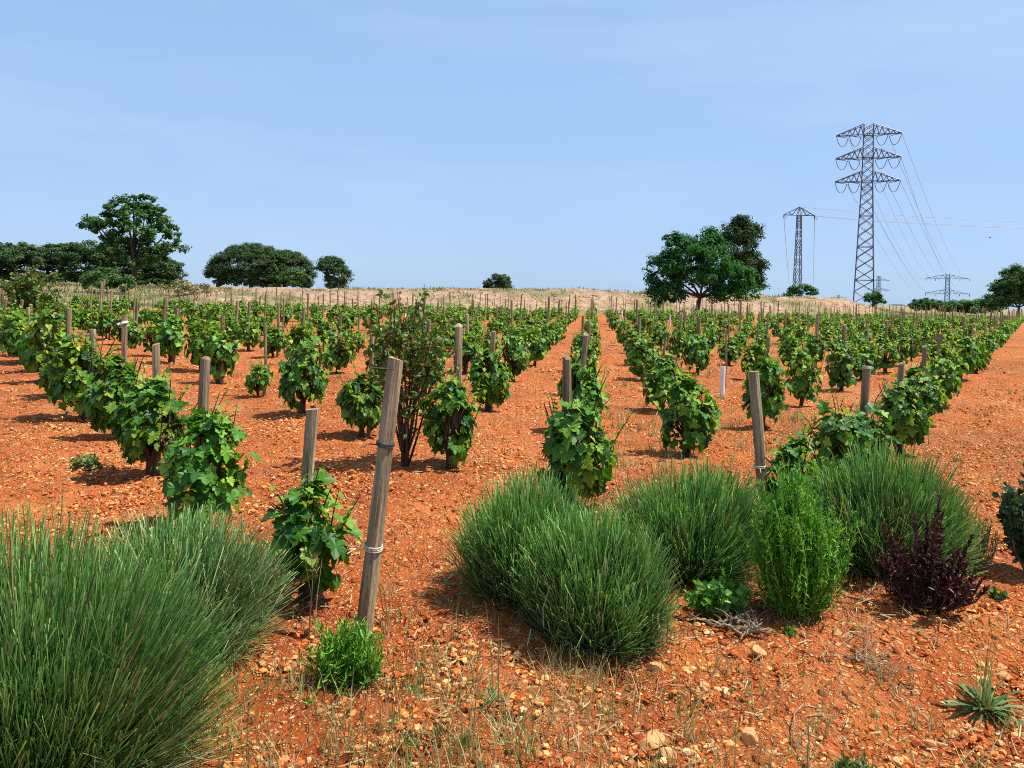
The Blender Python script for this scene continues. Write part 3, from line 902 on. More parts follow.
def lavender(label, x, y, rx, ry, h, n, seed, mat='lavender', lean=(0, 0), width=.0021, needles=1, tufts=80):
    t = thing('lavender_bush', label, 'lavender', (x, y, tz(x, y) - .01), 0, 'lavender clumps along the front of the vineyard')
    mb = MB(); stem_bush(mb, n, rx, ry, h, seed=seed, lean=lean, width=width, needles=needles, tufts=tufts)
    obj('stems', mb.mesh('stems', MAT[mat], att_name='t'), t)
    dd = MB(); stem_bush(dd, n // 14, rx * 1.04, ry * 1.04, h * .92, seed=seed + 50, lean=lean, width=width, tufts=18, lmin=.35)
    obj('dead_stems', dd.mesh('dead_stems', MAT['litter']), t)['kind'] = 'stuff'
    wd = MB(); r = np.random.default_rng(seed)
    for k in range(14):
        a = r.uniform(0, 2 * PI); q = r.uniform(.2, .55)
        wd.tube([(r.normal(0, .02), r.normal(0, .02), -.03), (math.cos(a) * rx * q * .5, math.sin(a) * ry * q * .5, h * .12), (math.cos(a) * rx * q, math.sin(a) * ry * q, h * r.uniform(.2, .35))], [.012, .009, .004], 5)
    obj('woody_base', wd.mesh('woody_base', MAT['dead_twig']), t)
    return t

lavender('large dark green lavender clump filling the bottom left corner', -1.64, 2.76, .66, .54, .86, 24000, 1, width=.0017, lean=(.05, .0), tufts=150)
lavender('lavender clump behind the large corner one, below the leftmost vine row', -1.58, 3.75, .54, .46, .60, 12000, 2, 'lavender_pale', lean=(.06, 0), width=.0020)
lavender('rear left lavender clump of the centre group, casting shadow on its left', .14, 4.50, .46, .42, .70, 11000, 3)
lavender('round lavender clump at the front of the centre group', .48, 4.02, .41, .36, .66, 12000, 4)
lavender('lavender clump between the round front one and the bright rosemary', 1.14, 4.90, .62, .42, .66, 13000, 5)
lavender('wide lavender clump at the right, behind the purple shrub', 2.52, 5.20, .60, .45, .78, 13500, 6)

def rosemary(label, x, y, rx, ry, h, n, needles, seed, w=.0022, ns=1.0):
    t = thing('rosemary_bush', label, 'rosemary', (x, y, tz(x, y) - .01), 0, 'rosemary bushes')
    mb = MB(); stem_bush(mb, n, rx, ry, h, seed=seed, width=w, needles=needles, maxang=54, tufts=30, nsize=ns, base=.34, lmin=.32)
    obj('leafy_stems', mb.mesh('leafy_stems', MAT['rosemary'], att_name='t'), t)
rosemary('tall bright green rosemary bush between two lavender clumps', 1.63, 4.36, .29, .25, .80, 760, 62, 11, ns=1.01)
g = ground_point(343, 682)
rosemary('small bright green rosemary bush at the foot of the leaning post', g.x, g.y, .15, .13, .29, 200, 28, 12, ns=1.02)

def twiggy(name, label, cat, x, y, rx, ry, h, n, leaf_mat, seed, leaf_len=.03, per=26, tpl=LEAF_LONG, twig_mat='dead_twig', group=None, upright=.7, tipmat=None, wl=1.0):
    """shrub of upright twigs, each clothed in small leaves"""
    r = np.random.default_rng(seed)
    t = thing(name, label, cat, (x, y, tz(x, y) - .01), 0, group)
    tw = MB(); lf = MB()
    pp = []; nn = []; tt = []; ss = []
    for k in range(n):
        a = r.uniform(0, 2 * PI); q = math.sqrt(r.random())
        L = r.uniform(.62, 1.05) * (1 - .35 * q * q)
        tip = Vector((math.cos(a) * rx * q, math.sin(a) * ry * q, h * L))
        b = Vector((tip.x * .25, tip.y * .25, 0)); m = b.lerp(tip, .5) + Vector((tip.x * .15, tip.y * .15, -.02 * h))
        tw.tube([tuple(b), tuple(m), tuple(tip)], [.006, .0045, .002], 4, False)
        for s in range(per):
            f = .22 + .78 * (s + r.random()) / per
            c = b * (1 - f) ** 2 + m * 2 * f * (1 - f) + tip * f * f if True else None
            d = (tip - m).normalized(); o = rdir(1, r)[0]
            tdir = np.array(d) * upright + o * (1 - upright * .55)
            pp.append(np.array(c)); nn.append(rdir(1, r)[0] + np.array([0, 0, .3])); tt.append(tdir); ss.append(leaf_len * r.uniform(.6, 1.25))
    ss = np.array(ss)[:, None, None] * np.array([wl, 1, 1])[None, None, :]
    lf.inst(tpl[0], tpl[1], frames(np.array(nn), np.array(tt)) * ss, np.array(pp))
    obj('twigs', tw.mesh('twigs', MAT[twig_mat]), t); obj('leaves', lf.mesh('leaves', MAT[leaf_mat]), t)
    return t

g = ground_point(930, 606); twiggy('purple_shrub', 'dark purple leaved shrub in front of the right lavender clump', 'shrub', g.x, g.y, .32, .25, .36, 70, 'purple', 13, .036, 50, LEAF_LONG, upright=.9, wl=1.2, twig_mat='vine_bark')
base_o = bpy.data.objects['purple_shrub']; r_ = np.random.default_rng(14)
for k in range(11):
    a = r_.uniform(0, 2 * PI); q = math.sqrt((k + .5) / 11); hh = [.70, .60, .52, .50, .56, .46, .44, .52, .40, .46, .42][k] * r_.uniform(.92, 1.05)
    tip = np.array([math.cos(a) * .34 * q - .02, math.sin(a) * .2 * q, hh]); b = tip * np.array([.25, .25, .05])
    tw = MB(); tw.tube([tuple(b), tuple(b * .5 + tip * .5 + np.array([0, 0, -.02])), tuple(tip)], [.006, .004, .002], 4, False)
    s_o = obj('spire', tw.mesh('spire', MAT['vine_bark']), base_o)
    n_ = 150; f = r_.uniform(.35, 1.0, n_)[:, None]; P_ = b + (tip - b) * f
    lf_ = MB(); lf_.inst(LEAF_LONG[0], LEAF_LONG[1], frames(rdir(n_, r_), rdir(n_, r_) * .8 + (tip - b) / hh) * (.046 * (1.25 - .75 * f[:, :, None])) * r_.uniform(.7, 1.2, (n_, 1, 1)), P_)
    obj('leaves', lf_.mesh('leaves', MAT['purple']), s_o)
g = ground_point(712, 612); twiggy('leafy_shrub', 'low bright green leafy plant beside the front lavender clump', 'shrub', g.x, g.y, .20, .14, .22, 34, 'green_bush', 15, .045, 14, LEAF_CARD, upright=.4)
twiggy('dark_shrub', 'dark green broad leaved shrub cut by the right edge', 'shrub', 3.50, 5.15, .22, .22, .72, 60, 'dark_shrub', 16, .052, 36, LEAF_LONG, upright=.45, wl=2.2)
twiggy('sprig_bush', 'thin yellow green sprigs left of the dark shrub at the right edge', 'shrub', 3.12, 5.2, .16, .16, .42, 40, 'rosemary', 17, .034, 24, NEEDLE, wl=1.5, upright=.7)
twiggy('weed_plant', 'small low leafy weed on bare soil left of the leftmost row', 'weed', *ground_point(86, 467).xy, .16, .12, .10, 22, 'grey_weed', 18, .05, 9, LEAF_CARD, upright=.3)
twiggy('weed_plant', 'little green seedling on the soil below the rosemary bush', 'weed', *ground_point(790, 634).xy, .03, .03, .06, 8, 'green_bush', 19, .03, 7, LEAF_CARD, upright=.4)
twiggy('weed_plant', 'little green seedling right of the purple shrub', 'weed', *ground_point(997, 598).xy, .05, .05, .10, 10, 'shrub', 20, .03, 8, LEAF_CARD, upright=.4)
twiggy('weed_plant', 'small grey green weed at the bottom edge, right of centre', 'weed', *ground_point(856, 760).xy, .10, .08, .10, 30, 'grey_weed', 21, .03, 12, LEAF_LONG, upright=.4, wl=1.4)

# thistle-like rosette with tall grass heads on the right
def rosette(label, x, y, R, n, tall=0, mat='grey_weed', seed=0):
    r = np.random.default_rng(seed)
    t = thing('weed_plant', label, 'weed', (x, y, tz(x, y)))
    mb = MB()
    a = r.uniform(0, 2 * PI, n); e = r.uniform(.03, .75, n) ** 1.3
    tip = np.stack([np.cos(a) * np.cos(e), np.sin(a) * np.cos(e), np.sin(e)], -1)
    nr = np.stack([-np.cos(a) * np.sin(e), -np.sin(a) * np.sin(e), np.cos(e)], -1) + r.normal(0, .2, (n, 3))
    jag = np.array([(0, 0, 0), (.05, .12, .0), (.13, .3, .03), (.05, .36, .02), (.15, .58, .05), (.06, .66, .03), (.10, .85, .0), (0, 1, -.06), (-.10, .85, .0), (-.06, .66, .03), (-.15, .58, .05), (-.05, .36, .02), (-.13, .3, .03), (-.05, .12, 0)])
    mb.inst(jag, [(0, 1, 2, 3, 10 + 1, 12, 13), (3, 4, 5, 9, 10, 11), (5, 6, 7, 8, 9)], frames(nr, tip) * (R * r.uniform(.5, 1.1, n))[:, None, None] * np.array([.42, 1, 1])[None, None, :], np.zeros((n, 3)) + np.array([0, 0, .015]))
    obj('leaves', mb.mesh('leaves', MAT[mat]), t)
    if tall:
        sm = MB()
        blades(sm, r.normal(0, .02, tall), r.normal(0, .02, tall), np.zeros(tall), r.uniform(.20, .46, tall), .0036 * np.ones(tall), .16)
        obj('grass_stalks', sm.mesh('grass_stalks', MAT['green_grass']), t)
    return t
g = ground_point(985, 690); rosette('spiky green weed with tall grass stalks near the right edge', g.x, g.y, .18, 70, 26, seed=1)
g = ground_point(492, 704); rosette('flat green rosette weed on soil at bottom centre', g.x, g.y, .085, 34, 4, seed=2)
for k, (px, py) in enumerate([(392, 690), (415, 696), (440, 742), (465, 752), (410, 752)]):
    g = ground_point(px, py); x = g.x + rng.normal(0, .022, 45); y = g.y + rng.normal(0, .02, 45); mb = MB()
    blades(mb, x - g.x, y - g.y, np.zeros(45), rng.uniform(.03, .09, 45), .0026 * np.ones(45), .5)
    where = ['left of a flat rosette, nearest the small rosemary', 'directly right of the tuft beside the small rosemary', 'below the flat rosette, upper of two', 'lowest at the bottom centre edge', 'at the bottom edge below the small rosemary'][k]
    o = tag(obj('grass_tuft', mb.mesh('grass_tuft', MAT['grey_weed'])), 'short green grass tuft ' + where, 'grass tuft', 'grass tufts in the foreground'); o.location = (g.x, g.y, tz(g.x, g.y))

# tall single stalks standing in the foreground
for k, (px, py, L, lab) in enumerate([(466, 740, .33, 'tall green grass stalk at bottom centre'), (805, 762, .24, 'tall thin green stalk at the bottom edge, right of centre'), (1021, 765, .30, 'tall thin stalk in the bottom right corner'), (315, 640, .42, 'dry pale stalks beside the trunk of the small vine'), (385, 640, .28, 'dry grass stalks just right of the leaning post'), (742, 765, .2, 'thin green stalk at the bottom edge below the stones')]):
    g = ground_point(px, py); n = 3 if k in (3, 4) else 1; mb = MB(); dx = rng.normal(0, .02, n)
    for q in range(n):
        mb.tube([(dx[q], 0, 0), (dx[q] + .004, .01, L * .5), (dx[q] + rng.normal(0, .02), .01, L * rng.uniform(.85, 1.05))], [.0028, .0022, .0014], 4)
        z0 = L * .78
        hp = np.stack([np.full(9, dx[q]), np.full(9, .01), z0 + np.linspace(0, .2 * L, 9)], -1)
        mb.inst(NEEDLE[0], NEEDLE[1], frames(rdir(9), np.array([0, 0, 1.]) + .5 * rdir(9)) * .03, hp)
    o = tag(obj('grass_stalk', mb.mesh('grass_stalk', MAT['green_grass' if k not in (3, 4) else 'dry_grass'])), lab, 'grass stalk', 'single stalks in the foreground'); o.location = (g.x, g.y, tz(g.x, g.y))

# dead branches
def dead_branch(label, x, y, pts_list, seed=0, rad=.006):
    r = np.random.default_rng(seed); mb = MB()
    for p in pts_list:
        P = [Vector(q) for q in p]
        mb.tube([tuple(q) for q in P], list(np.linspace(rad, rad * .45, len(P))), 5)
        for q in range(3):
            i = int(r.integers(1, len(P))); b = P[i]; d = Vector(tuple(rdir(1, r)[0])) * r.uniform(.04, .12); d.z = abs(d.z) * .6
            mb.tube([tuple(b), tuple(b + d * .5 + Vector((0, 0, .01))), tuple(b + d)], [rad * .45, rad * .35, rad * .2], 4)
    o = tag(obj('dead_branch', mb.mesh('dead_branch', MAT['dead_twig'])), label, 'branch', 'dead branches lying in front of the shrubs'); o.location = (x, y, tz(x, y)); return o
g = ground_point(860, 655)
r_ = np.random.default_rng(5)
def wig(n, L, z0=.02):
    a = r_.uniform(0, 2 * PI); out = []; p = Vector((r_.normal(0, .06), r_.normal(0, .05), z0))
    for q in range(n):
        out.append(tuple(p)); a += r_.normal(0, .4); p = p + Vector((math.cos(a) * L / n, math.sin(a) * L / n, r_.normal(0, .012))); p.z = max(p.z, .012)
    return out
dead_branch('tangle of dry twigs on the soil left of the purple shrub', g.x, g.y, [wig(5, r_.uniform(.2, .45)) for _ in range(22)], 6, .003)
g = ground_point(735, 628); dead_branch('dark old stump with bare roots beside the low green plant', g.x, g.y, [wig(5, r_.uniform(.12, .22), .03) for _ in range(14)], 7, .010)
g = ground_point(700, 575)
dead_branch('bare grey branches poking out in front of the rear lavender', g.x, g.y, [((.0, 0, .02), (.08, -.02, .12), (.2, -.03, .2), (.33, -.02, .3)), ((0, 0, .02), (.12, -.05, .09), (.25, -.06, .22)), ((.02, 0, .02), (.05, -.05, .16), (.1, -.05, .30)), ((.1, 0, .02), (.2, -.04, .1), (.34, -.05, .16)), ((.12, 0, .05), (.16, -.04, .2), (.2, -.06, .28))], 8, .005)
g = ground_point(775, 610); dead_branch('grey dry sticks lying at the foot of the tall rosemary', g.x, g.y, [((0, 0, .06), (.12, -.04, .08), (.3, -.07, .03)), ((-.05, 0, .04), (.1, .02, .1), (.22, -.05, .05)), ((0.05, 0, .02), (.2, -.05, .04), (.42, -.12, .015))], 9, .004)
g = ground_point(915, 600); dead_branch('pale dry stems leaning on the purple shrub', g.x, g.y, [((0, -.06, .0), (.03, -.08, .15), (.08, -.06, .34)), ((-.1, -.1, .02), (0, -.13, .05), (.14, -.1, .12)), ((.05, -.1, .02), (.1, -.12, .16), (.13, -.1, .3)), ((.0, -.12, .02), (.15, -.14, .03), (.3, -.12, .05))], 10, .0035)
g = ground_point(800, 700); dead_branch('long thin dry root trailing down the bank', g.x, g.y, [((.15, .28, .03), (.07, .1, .02), (-.03, -.02, .02), (-.1, -.2, .02), (-.1, -.4, .015))], 11, .005)

# countable stones in the foreground
def stone(px, py, wpx, hpx, label, seed):
    r = np.random.default_rng(seed); g = ground_point(px, py); d = g.y
    import bmesh
    bm = bmesh.new(); bmesh.ops.create_icosphere(bm, subdivisions=3, radius=1)
    W = wpx / FPX * d / 2; H = hpx / FPX * d / 2 * 1.15
    planes = [(Vector(tuple(rdir(1, r)[0])), r.uniform(.48, .8)) for _ in range(15)]
    for v in bm.verts:
        for n, c in planes:
            e = v.co.dot(n) - c
            if e > 0: v.co -= n * e * .97
        v.co *= 1 + .05 * (vnoise(np.array([v.co.x * 4 + seed]), np.array([v.co.y * 4 + v.co.z * 3]), seed)[0] - .5)
        v.co = Vector((v.co.x * W, v.co.y * W * .8, v.co.z * H))
    me = bpy.data.meshes.new('stone'); bm.to_mesh(me); bm.free(); me.materials.append(MAT['stone'])
    o = tag(obj('stone', me), label, 'stone', 'bigger stones on the foreground soil'); o.location = (g.x, g.y, tz(g.x, g.y) + H * .25); o.rotation_euler = (r.normal(0, .2), r.normal(0, .2), r.uniform(-.6, .6))
stone(655, 656, 22, 13, 'flat ochre stone below the round front lavender clump', 1)
stone(655, 722, 36, 14, 'reddish stone at bottom right of centre, upper of a stacked pair', 2)
stone(669, 734, 20, 13, 'pale pinkish stone leaning under the reddish stone', 3)
stone(749, 722, 22, 30, 'upright blocky orange stone near the bottom, right of the stone pair', 4)
stone(758, 648, 22, 11, 'pale flat stone on the soil left of the seedling', 5)
stone(581, 694, 10, 10, 'small pale round stone below the round front lavender', 6)
stone(712, 633, 9, 9, 'small white pebble beside the old stump', 7)
stone(733, 727, 14, 11, 'small orange stone touching the upright blocky one', 8)
stone(899, 743, 16, 12, 'rounded orange stone near the bottom right', 9)
stone(930, 723, 14, 8, 'pale flat stone left of the spiky weed', 10)
stone(1003, 668, 16, 12, 'reddish stone above the spiky weed', 11)
stone(888, 707, 8, 7, 'tiny reddish stone left of the spiky weed', 12)
stone(458, 668, 8, 12, 'small pinkish upright stone on soil right of the leaning post', 13)
stone(985, 670, 12, 10, 'small light stone behind the spiky weed', 14)

# ------------------------------------------------------------------ young trees among the vines
def sapling(label, x, y, h, spread, stems, seed, nleaf=900, leaf=.065, red=.18, thick=.014):
    r = np.random.default_rng(seed)
    t = thing('young_tree', label, 'young tree', (x, y, tz(x, y)), 0, 'young trees with reddish shoots')
    tw = MB(); lf = MB(); rd = MB(); tips = []
    for k in range(stems):
        a = r.uniform(0, 2 * PI); q = r.uniform(.15, 1.0); H = h * r.uniform(.72, 1.0) * (1 - .15 * q)
        tip = Vector((math.cos(a) * spread * q, math.sin(a) * spread * q, H)); b = Vector((r.normal(0, .02), r.normal(0, .02), -.03))
        m = b.lerp(tip, .5) + Vector((tip.x * .12, tip.y * .12, .02)) + Vector((r.normal(0, .03), r.normal(0, .03), 0))
        pts = [b, b.lerp(m, .5) + Vector((r.normal(0, .015), r.normal(0, .015), 0)), m, m.lerp(tip, .5) + Vector((r.normal(0, .03), r.normal(0, .03), 0)), tip]
        tw.tube([tuple(p) for p in pts], list(np.linspace(thick, .003, 5)), 6)
        tips.append(pts)
        for s in range(4):
            f = r.uniform(.35, .9); i0 = min(int(f * 4), 3); c = pts[i0].lerp(pts[i0 + 1], f * 4 - i0)
            d = Vector((math.cos(a + r.normal(0, 1.2)), math.sin(a + r.normal(0, 1.2)), r.uniform(.4, 1.2))).normalized() * h * r.uniform(.12, .24)
            tw.tube([tuple(c), tuple(c + d * .5 + Vector((0, 0, -.01))), tuple(c + d)], [.005, .004, .002], 4, False); tips.append([c, c + d * .25, c + d * .5, c + d * .75, c + d])
    def put(mb, n, lo, hi, sz):
        ii = r.integers(0, len(tips), n); P = np.zeros((n, 3)); D = np.zeros((n, 3))
        for q in range(n):
            pts = tips[ii[q]]; f = r.uniform(lo if len(pts) and ii[q] % 5 == 0 else .05, hi) * 3.99; i0 = int(f)
            P[q] = pts[i0].lerp(pts[i0 + 1], f - i0); D[q] = (pts[i0 + 1] - pts[i0]).normalized()
        o = rdir(n, r); mb.inst(LEAF_LONG[0] * np.array([1.9, 1, 1]), LEAF_LONG[1], frames(rdir(n, r) + np.array([0, 0, .5]), D * .5 + o) * (sz * r.uniform(.6, 1.3, n))[:, None, None], P + o * .015)
    put(lf, nleaf, .2, .93, leaf); 
    put(rd, int(nleaf * red), .72, 1.0, leaf * .9)
    obj('stems', tw.mesh('stems', MAT['vine_bark']), t); obj('leaves', lf.mesh('leaves', MAT['sapling']), t); obj('reddish_leaves', rd.mesh('reddish_leaves', MAT['reddish']), t)
g = ground_point(392, 466)
sapling('slender young tree with reddish shoots behind the leaning foreground post', g.x + .12, g.y + .05, 1.88, .46, 15, 31, 1350, .064, .40)
sapling('dark bushy young tree with reddish shoots at the left edge of the field', -12.75, 20.8, 2.2, .75, 22, 32, 3200, .10, .14, .02)

# ------------------------------------------------------------------ trees
def tree(label, x, y, lobes, mat, seed, name='tree', cat='tree', clumps=90, per=90, rc=.75, leaf=.26, trunk_r=.25, trunk_h=2.0, group=None, tpl=LEAF_CARD, limbs=7, fork=None, flat=1.0, zbase=None):
    """lobes: (cx, cz, rx, rz) or with cy; crown made of many leafy sprays round the lobe shells"""
    r = np.random.default_rng(seed)
    z0 = tz(x, y) if zbase is None else zbase
    t = thing(name, label, cat, (x, y, z0), 0, group)
    vol = np.array([l[2] ** 2 * l[3] for l in lobes]) ** .66; vol /= vol.sum()
    cl = []
    for l, f in zip(lobes, vol):
        m = max(4, int(clumps * f)); d = rdir(m, r)
        d[:, 2] = np.where(d[:, 2] < -.45, -d[:, 2], d[:, 2])
        q = r.uniform(.35, 1.02, m) ** .45
        cy = l[4] if len(l) > 4 else 0.0; ry = l[2] if len(l) <= 5 else l[5]
        c = np.stack([l[0] + d[:, 0] * l[2] * q, cy + d[:, 1] * ry * q, l[1] + d[:, 2] * l[3] * q], -1)
        cl.append(np.concatenate([c, d], 1))
    cl = np.concatenate(cl)
    n = len(cl); crad = rc * r.uniform(.55, 1.25, n)
    k = n * per; ii = np.repeat(np.arange(n), per)
    d = rdir(k, r); q = r.random(k) ** .42
    C = cl[ii, :3]; O = cl[ii, 3:]
    P = C + d * (crad[ii] * q)[:, None] * np.array([1, 1, .72 * flat])
    nrm = d * .6 + O * .4 + np.array([0, 0, .55]) + r.normal(0, .3, (k, 3))
    lf = MB(); lf.inst(tpl[0] - np.array([0, .5, 0]), tpl[1], frames(nrm, rdir(k, r)) * (leaf * r.uniform(.55, 1.25, k))[:, None, None], P)
    tr = MB()
    fk = fork if fork else Vector((r.normal(0, .1), 0, trunk_h))
    tr.tube([(0, 0, -.5), (fk[0] * .3, 0, trunk_h * .4), tuple(fk)], [trunk_r * 1.25, trunk_r, trunk_r * .85], 9)
    for q in range(limbs):
        tgt = Vector(tuple(cl[int(r.integers(n)), :3])) * .97
        mid = Vector(fk).lerp(tgt, .5) + Vector((tgt.x * .12, 0, .25))
        tr.tube([tuple(fk), tuple(mid), tuple(tgt)], [trunk_r * .55, trunk_r * .32, trunk_r * .1], 6)
    obj('trunk', tr.mesh('trunk', MAT['tree_bark']), t)
    obj('crown', lf.mesh('crown', MAT[mat]), t)
    return t

# broad tree with a visible trunk on the right, at the far edge of the vines
tx = at_distance(697, 300, 68)
tree('broad dark green tree with a forked trunk at the far vine edge', tx.x, 68, [(0.0, 4.4, 2.92, 2.6), (-2.69, 3.4, 1.72, 2.3), (2.86, 3.0, 2.06, 1.9), (-1.34, 5.6, 1.63, 1.5), (1.01, 6.3, 1.03, 1.5), (-3.44, 2.1, 0.86, 1.2), (-2.18, 6.4, 0.77, 0.8), (4.2, 2.5, 1.12, 1.1), (-2.27, 1.7, 1.63, 1.4), (2.44, 1.9, 1.72, 1.0), (0.0, 3.4, 1.89, 1.3)], 'broad', 51, 'broadleaf_tree', clumps=360, per=75, rc=.66, leaf=.22, trunk_r=.20, trunk_h=1.8, fork=Vector((.25, 0, 1.7)), limbs=10, zbase=0.0)
tx = at_distance(738, 300, 103)
tree('tall dark pine rising behind the broad tree', tx.x, 103, [(-.2, 9.4, 2.4, 2.4), (-.6, 7.4, 3.1, 2.2), (.8, 5.4, 2.7, 2.1), (1.3, 3.0, 2.2, 1.6), (.2, 11.2, 1.4, .9), (-1.0, 4.2, 2.2, 1.8), (1.7, 9.8, 1.3, 1.2)], 'pine', 52, 'pine_tree', 'pine', clumps=290, per=80, rc=.85, leaf=.27, trunk_r=.28, trunk_h=3, limbs=9, zbase=.6)
# oak-like tree on the left
tx = at_distance(133, 285, 72)
tree('tall airy green tree at the left, above dark pines', tx.x, 72, [(0, 5.6, 3.0, 2.6), (-2.6, 5.9, 2.0, 1.5), (2.4, 4.6, 2.2, 2.0), (-.6, 7.6, 2.2, 1.1), (1.6, 7.0, 1.8, 1.2), (3.6, 3.8, 1.2, .9), (-3.6, 6.0, 1.2, .8), (.3, 3.2, 2.4, 1.7), (-1.8, 3.9, 1.8, 1.5), (2.0, 2.6, 1.7, 1.3), (.6, 8.4, 1.2, .6), (-2.0, 7.2, 1.0, .7)], 'oak', 53, 'broadleaf_tree', clumps=260, per=62, rc=.50, leaf=.24, trunk_r=.28, trunk_h=2.2, limbs=12, zbase=.6)
# dark pines along the left, behind
PW = 'umbrella pines in the dark row at the left'
for q, (px, hh, w, lab) in enumerate([(-30, 6.2, 6, 'dark umbrella pine cut by the left edge'), (12, 6.6, 5.0, 'dark umbrella pine near the left edge of the row'), (48, 6.6, 4.6, 'dark umbrella pine in the middle of the left row'), (88, 6.8, 4.6, 'dark umbrella pine just left of the tall airy tree'), (118, 6.3, 4.4, 'dark umbrella pine directly behind the tall airy tree'), (160, 5.0, 3.6, 'dark umbrella pine low behind the right side of the airy tree')]):
    tx = at_distance(px, 285, 118 + (q % 3) * 5)
    tree(lab, tx.x, tx.y, [(0, hh - 1.9, w, 1.9), (-w * .4, hh - 2.4, w * .6, 1.5), (w * .45, hh - 2.3, w * .6, 1.5), (0, hh - 3.8, w * .85, 1.7), (w * .3, 1.2, w * .7, 1.2), (-w * .5, 1.0, w * .6, 1.0)], 'pine', 60 + q, 'pine_tree', 'pine', clumps=230, per=70, rc=.85, leaf=.30, trunk_r=.3, trunk_h=2.2, group=PW, flat=.8, zbase=.5)
# domed group of umbrella pines
for q, (px, dd, lob, lab) in enumerate([
    (251, 128, [(0, 3.4, 6.4, 4.3), (0, 1.6, 6.0, 1.8)], 'left and widest umbrella pine of the domed group'),
    (285, 131, [(0, 3.1, 4.9, 3.7), (0, 1.4, 4.6, 1.6)], 'right umbrella pine of the domed group, above a light bush'),
    (331, 128, [(-.2, 4.3, 2.5, 1.7), (1.0, 2.6, 2.2, 2.1), (.9, 1.2, 1.9, 1.2)], 'smaller separate pine right of the domed group'),
    (218, 126, [(0, 2.6, 1.9, 1.7), (-.3, 4.0, 1.0, .9)], 'small dark pine at the left foot of the domed group')]):
    tx = at_distance(px, 288, dd)
    tree(lab, tx.x, dd, lob, 'pine', 70 + q, 'pine_tree', 'pine', clumps=950 if q < 2 else 260, per=55, rc=.70, leaf=.22, trunk_r=.3, trunk_h=2.0, group='pines of the domed group', flat=.8, zbase=.6)
def shrub(label, px, py, dd, lob, mat, seed, clumps=30, per=60, rc=.4, leaf=.18, group='bushes behind the vineyard', name='bush', zb=None):
    tx = at_distance(px, py, dd); tree(label, tx.x, dd, lob, mat, seed, name, 'bush', clumps, per, rc, leaf, .05, .4, group, limbs=5, zbase=zb)
shrub('light green bush in front of the domed pines', 293, 288, 122, [(0, 1.6, 2.1, 1.8), (-1.4, 1.1, 1.4, 1.1)], 'shrub', 81, 40, 70, .5, .25, zb=1.0)
shrub('leafy green bush below the tall airy tree', 107, 300, 60, [(0, .9, 1.7, 1.1), (.9, .8, 1.3, .8), (-.8, 1.1, 1.0, .8)], 'shrub', 82, 60, 80, .38, .15, zb=.5)
shrub('small pale bush right of the leafy bush at the left', 178, 295, 60, [(0, .5, 1.4, .6), (1.5, .4, 1.2, .5)], 'far_weed', 83, 40, 50, .3, .14, zb=.7)
# small pine on the skyline
tx = at_distance(497, 290, 128)
tree('small lone pine on the skyline left of the middle', tx.x, 128, [(.3, 2.1, 1.9, 1.3), (-.9, 1.3, 1.7, 1.0), (1.0, 1.4, 1.4, 1.0)], 'pine', 84, 'pine_tree', 'pine', clumps=110, per=70, rc=.55, leaf=.24, trunk_r=.12, trunk_h=.8, zbase=1.05)
tx = at_distance(800, 298, 112)
tree('small round tree at the foot of the smaller pylon', tx.x, 112, [(0, 1.4, 1.7, 1.1), (1.3, 1.2, 1.2, 1.0), (-1.2, 1.0, 1.1, .8)], 'oak', 85, clumps=50, per=70, rc=.45, leaf=.22, trunk_r=.1, trunk_h=.6, zbase=1.5)
tx = at_distance(873, 305, 120)
tree('small round tree at the foot of the large pylon', tx.x, 120, [(0, 1.6, 1.3, 1.1), (.6, 1.2, 1.1, .9)], 'oak', 86, clumps=40, per=70, rc=.45, leaf=.22, trunk_r=.1, trunk_h=.6, zbase=.6)
# dark trees and bushes at the right edge
tx = at_distance(1018, 310, 112)
tree('large dark green tree cut by the right edge', tx.x, 112, [(0, 5.2, 2.4, 2.4), (-1.2, 3.6, 2.6, 2.2), (.8, 3.0, 2.8, 2.2), (-3.2, 2.0, 1.8, 1.5)], 'oak', 87, 'broadleaf_tree', clumps=240, per=75, rc=.75, leaf=.28, trunk_r=.2, trunk_h=1.6, zbase=0)
for q, (px, dd, w, hh, mt, lab) in enumerate([(926, 135, 2.9, 2.5, 'oak', 'low dark rounded tree left of the far two armed pylon'), (965, 122, 2.6, 2.4, 'shrub', 'lighter green bush in front of the far two armed pylon'), (985, 124, 2.4, 2.6, 'oak', 'dark bush between the light bush and the large right tree'), (950, 150, 2.5, 2.0, 'oak', 'low dark tree under the far two armed pylon')]):
    tx = at_distance(px, 310, dd); tree(lab, tx.x, dd, [(0, hh * .55, w, hh * .45), (w * .5, hh * .45, w * .6, hh * .4), (-w * .5, hh * .4, w * .6, hh * .35)], mt, 90 + q, 'bush', 'bush', 110, 70, .55, .25, .1, .5, 'bushes at the right end of the skyline', zbase=0)

